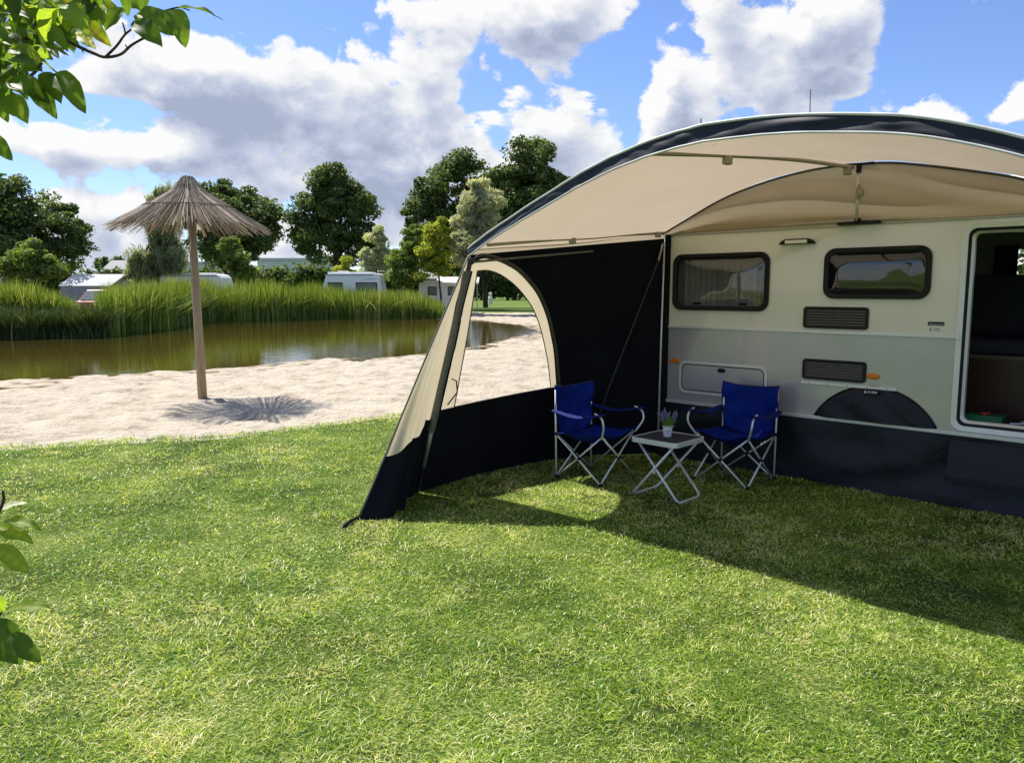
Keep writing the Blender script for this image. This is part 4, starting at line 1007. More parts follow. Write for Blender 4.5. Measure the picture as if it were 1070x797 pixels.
for k in range(900):
    a = (k * 0.61803398875 % 1.0) * 2 * math.pi + RNG.normal(0, .004); layer = RNG.uniform()
    s0 = RNG.uniform(.02, .12) if layer < .55 else RNG.uniform(.2, .55); s1 = min(RNG.uniform(.50, .62) if layer < .22 else RNG.uniform(.86, 1.05), 1.05)
    wob = RNG.normal(0, .05); off = RNG.uniform(-.045, .014) + (.012 if layer < .22 else 0)
    wd = RNG.uniform(.0026, .0056); ns = 5; base = len(VV)
    for j in range(ns + 1):
        s = s0 + (s1 - s0) * j / ns; r_, z_ = prof_(min(s, 1.0), a)
        if s > 1: r_ += (s - 1) * 1.2; z_ -= (s - 1) * .7
        aa = a + wob * (s - .5) * .5
        p = apex + np.array([math.cos(aa) * r_, math.sin(aa) * r_, z_ + off * (0.4 + s)]); tg = np.array([-math.sin(aa), math.cos(aa), 0]); w_ = min(wd, .003 + r_ * .05)
        VV += [p - tg * w_, p + tg * w_, p + np.array([0, 0, w_ * 1.3])]
    q = RNG.uniform(0, 1) * .75 + .25 * float(vnoise(np.array(a * 6), np.array(2.0), 3))
    for j in range(ns):
        b = base + 3 * j
        for c_ in range(3): F4.append((b + c_, b + (c_ + 1) % 3, b + 3 + (c_ + 1) % 3, b + 3 + c_)); RV.append(min(max(q + RNG.normal(0, .05), 0), 1))
th = link('thatch', npmesh('thatch', np.array(VV), np.array(F4), None, np.array(RV)), M['straw'], UM)
v = MB()
for s in (.16, .55):
    r_, z_ = prof_(s, 0); v.tube([apex + np.array([math.cos(a) * (r_ + .01), math.sin(a) * (r_ + .01), z_ + .018]) for a in np.linspace(0, 2 * math.pi, 49)], .007, 5)
v.build('binding_ring', M['bark'], UM)
for k in range(8):
    a = k * math.pi / 4 + .2
    MB().tube([apex + np.array([math.cos(a) * r_, math.sin(a) * r_, z_ - .06]) for r_, z_ in PR[1:]], .013, 6).build('rib', M['timber'], UM)

# ================================================================== vegetation
def leafcloud(centers, radii, n_per, size, aspect=1.0, droop=0.0, squash=.8, shell=.55, seed=0):
    """leaf-sized quads spread through clumps; returns verts, faces, rnd"""
    g = np.random.default_rng(seed)
    C = np.repeat(centers, n_per, 0); Rr = np.repeat(radii, n_per)[:, None]; n = len(C)
    d = g.normal(0, 1, (n, 3)); d /= np.linalg.norm(d, axis=1, keepdims=True) + 1e-9
    rad = g.uniform(0, 1, (n, 1)) ** shell
    off = d * rad * np.array([1, 1, squash])
    if droop: off[:, 2] -= droop * g.uniform(0, 1, n) ** 1.5
    p = C + off * Rr
    nrm = d * .7 + g.normal(0, .6, (n, 3)) + np.array([0, 0, .45]); nrm /= np.linalg.norm(nrm, axis=1, keepdims=True)
    t = g.normal(0, 1, (n, 3))
    if droop: t = t * .45 + np.array([0, 0, -1.0])
    t -= nrm * np.sum(t * nrm, 1, keepdims=True); t /= np.linalg.norm(t, axis=1, keepdims=True) + 1e-9
    b = np.cross(nrm, t); s = (size * g.uniform(.6, 1.35, n))[:, None]
    a = s * t * .5 * max(aspect, 1); w = s * b * .5 * (1 / aspect if aspect > 1 else 1) * .8
    bend = nrm * s * .16
    V = np.stack([p - a, p + w - bend, p + a, p - w - bend], 1).reshape(-1, 3)
    f = (np.arange(n) * 4)[:, None] + np.arange(4)[None]
    cl = np.repeat(g.uniform(-.17, .17, len(centers)), n_per)
    return V, f, np.clip(g.normal(.45, .2, n) + cl, 0, 1)

GREEN = {
    'oak': leafmat('oak_leaves', [(0, (.040, .070, .022)), (.5, (.098, .148, .046)), (1, (.22, .285, .11))], trans=.36, spec=.12),
    'lime': leafmat('lime_leaves', [(0, (.07, .12, .026)), (.5, (.165, .24, .055)), (1, (.31, .40, .12))], trans=.45, spec=.15),
    'yellow': leafmat('yellow_green_leaves', [(0, (.14, .18, .022)), (.5, (.31, .37, .05)), (1, (.50, .54, .09))], trans=.5, spec=.15),
    'willow': leafmat('silver_willow_leaves', [(0, (.23, .26, .18)), (.5, (.44, .48, .36)), (1, (.66, .69, .56))], trans=.55, spec=.2),
    'olive': leafmat('grey_green_leaves', [(0, (.14, .18, .10)), (.5, (.28, .33, .19)), (1, (.48, .53, .36))], trans=.48, spec=.2),
    'hedge': leafmat('hedge_leaves', [(0, (.04, .07, .02)), (.5, (.09, .14, .036)), (1, (.18, .24, .07))], trans=.35, spec=.12),
}
def tree(name, label, D, ells, base_px, green, n_cl, n_per, clr, lsize, seed, trunk_r=.25, aspect=1.0, droop=0.0, group=None, shell=.5, limbs=16, cat='tree', depth=1.0, squash=.62):
    """ells: crown lobes (px, py, rx, ry) seen from the lawn, standing at distance D"""
    g = np.random.default_rng(seed)
    sc = D / F
    L = []
    for px, py, rx, ry in ells:
        c = at(px, py, D); L.append((c, rx * sc, ry * sc))
    bx = at(base_px[0], base_px[1], D); zb = float(height(np.array(bx[0]), np.array(bx[1]))) - .1
    base = np.array([bx[0], D, zb])
    rt = thing(name, label, cat, base, group)
    wts = np.array([l[1] * l[2] for l in L]); wts /= wts.sum()
    cs, rs = [], []
    for i in range(int(n_cl * 1.05)):
        k = g.choice(len(L), p=wts); c, rx, rz = L[k]
        d = g.normal(0, 1, 3); d /= np.linalg.norm(d); r_ = g.uniform(0, 1) ** .42
        rr = clr * (.30 + 1.0 * g.uniform(0, 1) ** 1.8)
        sh = np.array([max(rx - rr * .35, .1), max(rx * depth - rr * .35, .1), max(rz - rr * .3, .1)]) * g.uniform(.82, 1.02)
        cs.append(c + d * r_ * sh); rs.append(rr)
    cs, rs = np.array(cs), np.array(rs)
    dm = np.linalg.norm(cs[:, None] - cs[None], axis=2); near_ = (dm < (rs[:, None] + rs[None]) * .85).sum(1) - 1
    cs, rs = cs[near_ >= 3], rs[near_ >= 3]
    cs[:, 2] = np.maximum(cs[:, 2], zb + .25)
    V, f, rnd = leafcloud(cs, rs, int(n_per * 1.9), lsize * .56, aspect, droop, squash, shell, seed)
    V[:, 2] = np.maximum(V[:, 2], zb)
    link('crown', npmesh('crown', V, f, None, rnd), GREEN[green], rt)
    cc = np.average([l[0] for l in L], axis=0, weights=wts); topz = max(l[0][2] + l[2] * .55 for l in L)
    v = MB(); nseg = 8
    tp = [base + (np.array([cc[0], cc[1], topz]) - base) * (k / nseg) + np.array([g.normal(0, .1), g.normal(0, .1), 0]) * (0 < k < nseg) * trunk_r * 4 for k in range(nseg + 1)]
    v.tube(tp, [trunk_r * (1.15 - 1.0 * k / nseg) for k in range(nseg + 1)], 8)
    for i in range(limbs):
        tgt = cs[g.integers(len(cs))]; k = g.integers(2, nseg - 1); p = tp[k]
        mid = (p + tgt) / 2 + np.array([0, 0, .08 * np.linalg.norm(tgt - p)])
        v.tube([p, mid, tgt], [trunk_r * .42, trunk_r * .28, trunk_r * .1], 6)
    v.build('trunk', M['bark'], rt, smooth=True)
    return rt
G1 = 'trees behind the pond'
tree('oak_tree', 'large dark oak rising behind the bright bush at the far left', 56, [(18, 212, 58, 46), (60, 238, 36, 34), (-25, 235, 55, 55), (25, 262, 66, 28), (80, 232, 18, 20), (70, 256, 26, 16)], (10, 318), 'oak', 260, 120, 1.1, .40, 1, .38, group=G1)
tree('bushy_tree', 'small bright green bushy tree at the left in front of the dark oak', 46, [(32, 276, 34, 18), (30, 258, 22, 18), (50, 278, 20, 16), (10, 280, 16, 15)], (34, 316), 'lime', 90, 130, .55, .26, 2, .12, group=G1)
tree('willow_tree', 'feathery grey-green willow directly left of the straw parasol roof', 54, [(163, 268, 32, 30), (166, 230, 22, 34), (174, 204, 14, 16), (148, 275, 20, 24), (182, 268, 18, 28)], (165, 312), 'olive', 120, 150, .75, .34, 3, .2, aspect=2.6, droop=.9, group=G1)
tree('oak_tree', 'dark round oak standing directly behind the straw parasol roof', 66, [(240, 214, 46, 36), (262, 240, 32, 34), (215, 225, 36, 34), (274, 224, 20, 30), (235, 262, 40, 20)], (245, 310), 'oak', 220, 120, 1.2, .44, 4, .36, group=G1)
tree('young_tree', 'young yellow-green tree below the right rim of the straw parasol', 51, [(246, 272, 18, 20), (240, 256, 13, 14), (256, 282, 18, 12), (262, 288, 14, 8)], (247, 312), 'lime', 62, 130, .5, .24, 5, .09, group=G1)
tree('oak_tree', 'tall dark oak standing alone behind the white caravan with two windows', 66, [(346, 200, 30, 34), (362, 216, 36, 28), (330, 224, 30, 32), (350, 252, 46, 28), (385, 250, 18, 22), (345, 182, 16, 16), (316, 250, 16, 18)], (350, 312), 'oak', 200, 130, 1.2, .44, 6, .4, group=G1)
tree('conifer_bush', 'small pointed yellow-green conifer behind the roof of the white caravan', 58, [(361, 281, 10, 10), (361, 270, 6, 9), (352, 286, 8, 6), (371, 285, 8, 7)], (361, 312), 'yellow', 40, 110, .42, .24, 7, .07, group=G1)
tree('silver_poplar', 'pale silvery tree right of the tall lone oak', 58, [(392, 258, 15, 22), (386, 275, 16, 18), (400, 275, 12, 18), (398, 245, 9, 12)], (392, 312), 'willow', 70, 130, .6, .30, 8, .12, aspect=1.8, group=G1)
tree('lime_tree', 'light green leafy tree between the silvery tree and the yellow tree', 55, [(428, 262, 22, 28), (420, 278, 16, 20), (438, 250, 16, 22), (425, 290, 22, 14)], (424, 312), 'lime', 110, 130, .65, .30, 9, .15, group=G1)
tree('yellow_tree', 'young yellow-green tree with thin stems beside the awning edge', 53.6, [(452, 262, 20, 24), (458, 242, 14, 18), (448, 282, 18, 14), (464, 275, 14, 18)], (462, 318), 'yellow', 84, 110, .55, .28, 10, .08, group=G1)
tree('willow_tree', 'round silver willow rising just left of the awning roof edge', 54, [(502, 222, 32, 32), (490, 255, 24, 30), (512, 245, 26, 32), (500, 200, 18, 16)], (482, 314), 'willow', 170, 150, .7, .34, 11, .2, aspect=2.4, group=G1)
tree('oak_tree', 'broad dark oak behind the silver willow, its left half of the high crown', 74, [(462, 196, 36, 34), (482, 178, 26, 26), (446, 225, 28, 28), (470, 250, 44, 36), (440, 248, 16, 22)], (468, 312), 'oak', 190, 120, 1.3, .48, 12, .4, group=G1)
tree('oak_tree', 'highest dark oak crown, right of the silver willow above the awning edge', 72, [(552, 168, 38, 30), (548, 200, 50, 34), (520, 200, 26, 36), (585, 190, 22, 22), (550, 235, 54, 40)], (600, 314), 'oak', 200, 130, 1.25, .48, 13, .42, group=G1)
tree('park_tree', 'straight trunked tree on the grass seen through the arched awning window', 80, [(508, 258, 26, 22), (522, 272, 22, 12), (490, 270, 20, 13)], (507.5, 320), 'oak', 80, 110, 1.1, .5, 14, .24, group=G1)

def hedge(name, label, x0, x1, Y0, Y1, h, green, n_cl, n_per, clr, ls, seed, cat='hedge'):
    g = np.random.default_rng(seed)
    t = g.uniform(0, 1, n_cl); x = x0 + (x1 - x0) * t; y = Y0 + (Y1 - Y0) * t + g.normal(0, .5, n_cl)
    top_ = h * (.86 + .26 * vnoise(x * .35, y * 0 + seed, seed))
    z = g.uniform(0, 1, n_cl) ** .7 * np.maximum(top_ - clr * .6, .2)
    rt = thing(name, label, cat, ((x0 + x1) / 2, (Y0 + Y1) / 2, 0))
    V, f, rnd = leafcloud(np.stack([x, y, z], 1), clr * g.uniform(.7, 1.3, n_cl), n_per, ls, 1, 0, .85, .55, seed)
    V[:, 2] = np.maximum(V[:, 2], -.15)
    link('foliage', npmesh('foliage', V, f, None, rnd), GREEN[green], rt)
    return rt
def xa(px, D): return float(at(px, 303, D)[0])
hedge('hedge', 'low green hedge running behind the tent and the red van at the left', xa(-60, 84), xa(215, 84), 84, 84, 4.1, 'hedge', 260, 60, .9, .38, 31)
hedge('hedge', 'dark green hedge between the straw parasol and the tall lone oak', xa(215, 78), xa(345, 78), 78, 78, 3.9, 'hedge', 150, 70, .9, .38, 32)
hedge('hedge', 'shadowed hedge behind the trees beside the two window caravan', xa(340, 80), xa(480, 80), 80, 80, 3.6, 'oak', 170, 70, 1.0, .40, 33)
hedge('hedge', 'tall dark hedge closing the grass seen through the arched awning window', xa(462, 140), xa(660, 140), 140, 140, 7.2, 'hedge', 330, 90, 1.7, .6, 34)
# wood line far right, hidden by the awning from here, runs on beyond the caravan
def farrow():
    g = np.random.default_rng(77); n = 330
    x = g.uniform(12, 85, n); y = 95 + g.normal(0, 3, n); z = g.uniform(.5, 9, n) * (.7 + .4 * vnoise(x * .12, y * 0, 5))
    V, f, rnd = leafcloud(np.stack([x, y, z], 1), g.uniform(1.2, 2.4, n), 45, .8, 1, 0, .85, .55, 78)
    o = link('far_wood', npmesh('far_wood', V, f, None, rnd), GREEN['oak']); o['kind'] = 'stuff'; o['label'] = 'distant line of dark woodland behind the campsite'; o['category'] = 'woodland'
    x = g.uniform(-110, -25, n); y = 110 + g.normal(0, 3, n); 
farrow()
for px, D, r_, zt, sd in ((108, 150, 11, 268, 41), (124.5, 150, 8, 270, 42)):
    tree('distant_tree', 'tiny distant tree above the grey house roof, ' + ('the wider left one' if sd == 41 else 'the narrow right one'), D, [(px, 277, r_ * .75, 8), (px, 273, r_ * .5, 5)], (px, 300), 'oak', 30, 40, 1.2, .8, sd, .3, group='tiny distant trees', limbs=3)

# reeds and sedge along the far bank
REED = leafmat('reed_blades', [(0, (.045, .09, .016)), (.45, (.13, .205, .036)), (.8, (.25, .325, .07)), (1, (.46, .44, .21))], trans=.38, tboost=1.35, spec=.2)
SEDGE = leafmat('sedge_blades', [(0, (.016, .032, .009)), (.5, (.040, .070, .019)), (.85, (.10, .145, .045)), (1, (.28, .31, .17))], trans=.22, spec=.2)
def reedbed(name, label, poly, hfun, n, depth, wid, lean, m, seed, back=0.0):
    g = np.random.default_rng(seed)
    P = [np.array(gnd(x, y, WZ)[:2]) for x, y in poly]; s = np.concatenate([[0], np.cumsum([np.linalg.norm(P[i + 1] - P[i]) for i in range(len(P) - 1)])])
    q = g.uniform(0, s[-1], n); x = np.interp(q, s, [p[0] for p in P]); y = np.interp(q, s, [p[1] for p in P])
    dd = g.uniform(0, 1, n) ** 1.25 * depth + back + .5 * (vnoise(q * .9, q * 0, seed) - .5); r = np.hypot(x, y)
    clump = vnoise(q * 1.1 + 3, dd * .8, seed + 1)
    x2 = x + x / r * dd + g.normal(0, .08, n); y2 = y + y / r * dd
    px = np.interp(q, s, [p[0] for p in poly])
    h = hfun(px) * g.uniform(.58, 1.06, n) * (.82 + .30 * clump)
    z = height(x2, y2) - .04
    rnd = np.clip(g.normal(.44, .22, n) + (clump - .5) * .35, 0, 1); rnd[g.uniform(0, 1, n) < .05] = 1.0
    global RNG
    o = blades(name, n, np.stack([x2, y2, z], 1), h, np.full(n, wid) * g.uniform(.7, 1.3, n), np.where(g.uniform(0, 1, n) < .06, g.uniform(.5, 1.3, n), g.uniform(.02, lean, n)), rnd, m, segs=4)
    o['kind'] = 'stuff'; o['label'] = label; o['category'] = 'reeds'
reedbed('reed_bed', 'tall bright green reeds along the far bank of the pond', [(106, 352.5), (160, 346.5), (200, 339.3), (220, 337), (295, 335), (345, 333), (446, 333), (462, 333)],
        lambda p: np.interp(p, [106, 150, 200, 300, 330, 345, 400, 440, 462], [2.1, 2.4, 2.55, 2.5, 2.5, 2.2, 2.0, 1.75, 1.25]), 30000, 4.0, .040, .22, REED, 51)
reedbed('sedge_bed', 'low dark sedge edging the near left bank of the pond', [(-90, 357), (8, 355), (68, 353.5), (112, 352.3)], lambda p: np.interp(p, [-90, 60, 112], [1.35, 1.3, 1.45]), 15000, 2.2, .034, .75, SEDGE, 52)
reedbed('reed_bed', 'bright reeds behind the low sedge at the far left', [(-90, 352), (10, 350.5), (60, 349), (82, 348)], lambda p: np.interp(p, [-90, 30, 60, 82], [2.3, 2.25, 2.0, 1.35]), 12000, 3.0, .040, .35, REED, 53, back=3.0)

# ================================================================== far caravans, tent, van, houses
def fbox(rt, name, m, c, sx, sy, sz, bevel=0.0):
    return MB().cbox(c, sx, sy, sz).build(name, m, rt, bevel=bevel)
M['farwhite'] = mat('far_caravan_paint', (.80, .81, .77), (.74, .76, .72), scale=1, rough=.35)
M['fargrey'] = mat('far_caravan_grey', (.34, .38, .40), (.30, .34, .36), scale=1, rough=.35)
M['farwin'] = mat('dark_window', (.07, .09, .085), (.13, .16, .15), scale=.9, rough=.08)
M['farroof'] = mat('far_roof_grey', (.42, .44, .47), (.48, .50, .53), scale=.7, rough=.6)
M['tentwhite'] = mat('white_tent_cloth', (.72, .72, .71), (.66, .66, .66), scale=2, rough=.8, trans=.3)
M['tentgrey'] = mat('grey_tent_cloth', (.26, .27, .28), (.32, .33, .34), scale=2, rough=.8, trans=.1)
def far_caravan(label, px0, px1, D, ztop, slopeL, slopeR, wins, logo=False, mwall='farwhite', rail=False):
    x0, x1 = xa(px0, D), xa(px1, D); w = x1 - x0; zf = .42
    rt = thing('parked_caravan', label, 'caravan', ((x0 + x1) / 2, D + 1.1, 0), 'white caravans parked beyond the pond')
    prof = [(x0 + .10, zf), (x0, 1.1), (x0 + slopeL * .55, 1.9), (x0 + slopeL * .85, ztop - .22), (x0 + slopeL, ztop - .06), (x0 + slopeL + .2, ztop), (x1 - slopeR - .2, ztop), (x1 - slopeR, ztop - .06), (x1 - slopeR * .7, ztop - .25), (x1, 1.3), (x1 - .06, zf)]
    MB().prism([(x, D, z) for x, z in prof], (0, 2.2, 0)).build('body', M[mwall], rt, bevel=.05)
    MB().cbox(((x0 + x1) / 2, D + 1.1, ztop + .045), w - slopeL - slopeR - .5, 1.7, .09).cbox(((x0 + x1) / 2 - w * .12, D + .8, ztop + .12), .7, .6, .10).build('roof_hatch', M['white'], rt, bevel=.03)
    for (a, b, c, d) in wins:
        wf = MB().cbox((x0 + w * (a + b) / 2, D - .012, (c + d) / 2), w * (b - a), .03, d - c).build('window', M['plastic'], rt, bevel=.03)
        MB().cbox((x0 + w * (a + b) / 2, D - .034, (c + d) / 2), w * (b - a) - .12, .02, d - c - .12).build('pane', M['farwin'], wf, bevel=.03)
    for k in (-.18, .18):
        v = MB(); v.lathe([(0, -.1), (.31, -.1), (.33, 0), (.31, .1), (0, .1)], n=16); v.v = [((x0 + x1) / 2 + k * 2 + p[0], D + .25 + p[2], .33 + p[1]) for p in v.v]; v.build('wheel', M['plastic'], rt)
    if logo:
        v = MB()
        for k in range(7): v.tube([(x1 - .95 + k * .09, D - .012, ztop - .42 + .02 * math.sin(k * 2)), (x1 - .91 + k * .09, D - .012, ztop - .34 + .03 * math.sin(k * 3))], .014, 5)
        v.tube([(x1 - 1.15, D - .012, ztop - .38), (x1 - .2, D - .012, ztop - .36)], .010, 5); v.build('lettering', M['fargrey'], rt)
    if rail:
        MB().tube([(x1 + .04, D - .1, 1.2), (x1 + .16, D - .1, 1.3), (x1 + .16, D - .1, 2.3), (x1, D - .1, 2.4)], .03, 6).build('grab_rail', M['fargrey'], rt)
    MB().cbox(((x0 + x1) / 2, D - .008, ztop - .12), w - slopeL - slopeR - .2, .02, .10).build('roof_edge', M['fargrey'], rt)
    return rt
far_caravan('white caravan with two dark windows behind the reeds, in front of the tall lone oak', 331, 399, 53, 2.84, .75, .18, [(.17, .40, 1.55, 2.22), (.60, .93, 1.55, 2.22)], True, rail=True)
far_caravan('long low white caravan without visible windows behind the parasol pole', 142, 236, 54, 2.80, .5, .5, [], False)
far_caravan('white caravan half hidden by trees beside the awning edge', 437, 492, 56, 2.55, .12, .2, [(.18, .36, 1.3, 1.95), (.56, .80, 1.3, 1.95)], False)
# porch tent on that caravan
t = thing('porch_tent', 'pale porch canopy in front of the caravan beside the awning edge', 'tent', (xa(470, 54.6), 54.6, 0))
D = 54.4; x0, x1 = xa(455, D), xa(500, D)
MB().add([(x0, D, 2.25), (x1, D, 2.15), (x1, D + 1.6, 2.62), (x0 + .1, D + 1.6, 2.66), (x0, D, 2.19), (x1, D, 2.09), (x1, D + 1.6, 2.56), (x0 + .1, D + 1.6, 2.60)], [(0, 1, 2, 3), (7, 6, 5, 4), (0, 4, 5, 1), (3, 2, 6, 7), (0, 3, 7, 4), (1, 5, 6, 2)]).build('canopy', M['tentwhite'], t)
for xx in (x0 + .1, x1 - .1): MB().tube([(xx, D + .05, 0), (xx, D + .05, 2.16)], .03, 6).build('leg', M['fargrey'], t)

t = thing('frame_tent', 'white ridge-roofed tent behind the reeds at the left', 'tent', (xa(92, 52), 53, 0))
D = 52; x0, x1 = xa(61, D), xa(121, D)
MB().add([(x0, D, 1.98), (x1 - .35, D, 1.98), (x1 + .1, D + 1.3, 2.78), (x0 + .35, D + 1.3, 2.78), (x1 - .35, D + 2.6, 1.98), (x0, D + 2.6, 1.98)], [(0, 1, 2, 3), (3, 2, 4, 5)]).build('roof', M['tentwhite'], t)
MB().add([(x0 + .12, D + .03, .05), (x1 - .5, D + .03, .05), (x1 - .5, D + .03, 1.96), (x0 + .12, D + .03, 1.96)], [(0, 1, 2, 3)]).build('front_wall', M['tentgrey'], t)
MB().add([(x1 - .4, D + .03, .05), (x1 - .36, D + 2.57, .05), (x1 - .36, D + 2.57, 1.96), (x1 + .06, D + 1.3, 2.74), (x1 - .4, D + .03, 1.96)], [(0, 1, 2, 3, 4)]).build('end_wall', M['tentgrey'], t)
far_caravan('small round-fronted caravan joined to the white tent at the left', 112, 140, 53.5, 2.58, .2, .7, [(.35, .7, 1.4, 2.0)], False)

t = thing('red_van', 'red vehicle with a pale windscreen half hidden by reeds in front of the white tent', 'car', (xa(90, 45), 45, 0))
D = 45; x0, x1 = xa(74, D), xa(106, D); 
yb = D + 3.6
body = [(x0, D, .35), (x1, D, .35), (x1, D, 1.05), (x0, D, 1.05)]
MB().prism(body, (0, 4.0, 0)).build('body', M['red'], t, bevel=.12)
MB().add([(x0 + .05, D + .5, 1.05), (x1 - .05, D + .5, 1.05), (x1 - .05, D + 3.9, 1.05), (x0 + .05, D + 3.9, 1.05), (x0 + .2, D + 1.3, 1.72), (x1 - .2, D + 1.3, 1.72), (x1 - .2, D + 3.7, 1.72), (x0 + .2, D + 3.7, 1.72)],
         [(0, 1, 5, 4), (1, 2, 6, 5), (2, 3, 7, 6), (3, 0, 4, 7), (4, 5, 6, 7)]).build('cabin', M['red'], t, bevel=.06)
v = MB().add([(x0 + .17, D + .545, 1.12), (x1 - .17, D + .545, 1.12), (x1 - .28, D + 1.2, 1.66), (x0 + .28, D + 1.2, 1.66)], [(0, 1, 2, 3)]); v.v = [(a, b - .03, c) for a, b, c in v.v]; v.build('windscreen', mat('pale_windscreen', (.10, .12, .13), rough=.15, spec=.3), t)
for sx in (x0 + .28, x1 - .28): MB().cbox((sx, D - .01, .82), .30, .05, .16).build('headlight', M['white'], t, bevel=.03)
for sx in (x0 + .1, x1 - .1):
    for yy in (D + .75, D + 3.2):
        v = MB(); v.lathe([(0, -.1), (.30, -.1), (.32, 0), (.30, .1), (0, .1)], n=16); v.v = [(sx + p[2], yy + p[0], .32 + p[1]) for p in v.v]; v.build('wheel', M['plastic'], t)

def house(name, label, px0, px1, D, zr, zw, m, gab=1.5, hip=True):
    x0, x1 = xa(px0, D), xa(px1, D)
    t = thing(name, label, 'building', ((x0 + x1) / 2, D, 0))
    MB().cbox(((x0 + x1) / 2, D + 3, zw / 2 - .1), x1 - x0 - .6, 5.6, zw).build('wall', M['farwhite'], t)
    MB().add([(x0, D - .2, zw), (x1, D - .2, zw), (x1, D + 6.2, zw), (x0, D + 6.2, zw), (x0 + gab, D + 3, zr), (x1 - gab, D + 3, zr)], [(0, 1, 5, 4), (2, 3, 4, 5), (1, 2, 5), (3, 0, 4), (0, 3, 2, 1)]).build('roof', m, t)
    for k in range(2):
        xx = x0 + (x1 - x0) * (.3 + .4 * k); MB().cbox((xx, D + .18, 1.5), 1.3, .06, 1.1).build('window', M['farwin'], t)
    return t
M['slate'] = mat('grey_roof_tiles', (.13, .145, .17), (.17, .185, .21), scale=3, rough=.6)
house('house', 'grey-roofed house far behind the tent between the trees at the left', 97, 152, 118, 6.3, 3.4, M['slate'], 1.6)
def hall(label, px0, px1, D, zt):
    x0, x1 = xa(px0, D), xa(px1, D); t = thing('warehouse', label, 'building', ((x0 + x1) / 2, D, 0), 'pale flat warehouses on the horizon')
    MB().cbox(((x0 + x1) / 2, D + 6, zt / 2 - .1), x1 - x0, 12, zt).build('wall', mat('blue_grey_cladding', (.50, .52, .55), (.55, .57, .60), scale=.3, rough=.5), t)
    MB().cbox(((x0 + x1) / 2, D + 5.9, zt - .02), x1 - x0 + .4, 12.4, .5).build('roof_edge', M['farroof'], t)
    for k in range(3):
        MB().cbox((x0 + (x1 - x0) * (k + .5) / 3, D - .03, zt * .62), (x1 - x0) * .2, .08, .8).build('window', M['farwin'], t)
hall('pale blue-grey warehouse on the horizon between the parasol and the tall lone oak', 270, 345, 150, 7.6)
hall('pale blue-grey warehouse on the horizon behind the parasol pole', 178, 232, 158, 7.2)
# white garden furniture by the trunk seen through the window
t = thing('white_post', 'small white post beside the tree trunk seen through the arched window', 'post', at(512.5, 318, 95) * np.array([1, 1, 0]))
c = at(512.5, 318, 95); v = MB(); v.lathe([(.26, 0), (.28, .75), (.16, 1.0), (.22, 1.25), (.18, 1.4), (0, 1.45)], (c[0], c[1], -.02), 12); v.build('post', M['white'], t)

# ================================================================== foreground branch
YT = thing('young_magnolia', 'leafy young tree reaching into the picture at the left edge, close to the camera', 'tree', (-1.86, 2.15, 0))
v = MB(); tb = np.array([-1.86, 2.15, -.05])
v.tube([tb, tb + np.array([.03, 0, .7]), tb + np.array([-.01, .02, 1.5]), tb + np.array([.03, 0, 2.3]), tb + np.array([.02, .03, 3.1])], [.04, .036, .03, .024, .014], 10); v.build('trunk', M['twig'], YT, smooth=True)
def branch(pts, r0, r1): 
    c = catmull(pts, 5); MB().tube(c, list(np.linspace(r0, r1, len(c))), 7).build('branch', M['twig'], YT, smooth=True)
def A(px, py, D): return at(px, py, D)
branch([tb + np.array([.02, 0, 1.75]), A(-40, 118, 2.2), A(0, 76, 2.25), A(18, 50, 2.3), A(36, 30, 2.3), A(62, 2, 2.35), A(80, -30, 2.4)], .015, .007)
branch([A(18, 50, 2.3), A(44, 26, 2.25), A(75, 6, 2.2), A(100, -8, 2.2)], .007, .004)
branch([A(36, 30, 2.3), A(60, 38, 2.25), A(80, 48, 2.2), A(98, 56, 2.2), A(110, 60, 2.2), A(126, 57, 2.2), A(138, 47, 2.2), A(156, 37, 2.2)], .0055, .0032)
branch([A(110, 60, 2.2), A(122, 48, 2.2), A(131, 36, 2.2), A(143, 27, 2.2)], .0038, .0026)
branch([A(131, 36, 2.2), A(130, 30, 2.2), A(128, 24, 2.2)], .0025, .002)
branch([A(126, 57, 2.2), A(133, 52, 2.19), A(131, 47, 2.18)], .0022, .0016)
branch([A(-30, 110, 2.2), A(2, 95, 2.15), A(20, 88, 2.15), A(36, 76, 2.15), A(44, 66, 2.15)], .007, .003)
branch([A(143, 27, 2.2), A(166, 14, 2.2), A(186, 8, 2.2), A(198, 11, 2.2)], .0026, .0018)
branch([tb + np.array([.0, 0, .75]), A(-70, 590, 1.9), A(-20, 560, 1.85), A(2, 528, 1.85), A(3, 512, 1.85)], .008, .003)
branch([A(-70, 590, 1.9), A(-20, 650, 1.82), A(2, 640, 1.82)], .006, .003)
LV, LF, LR = [], [], []
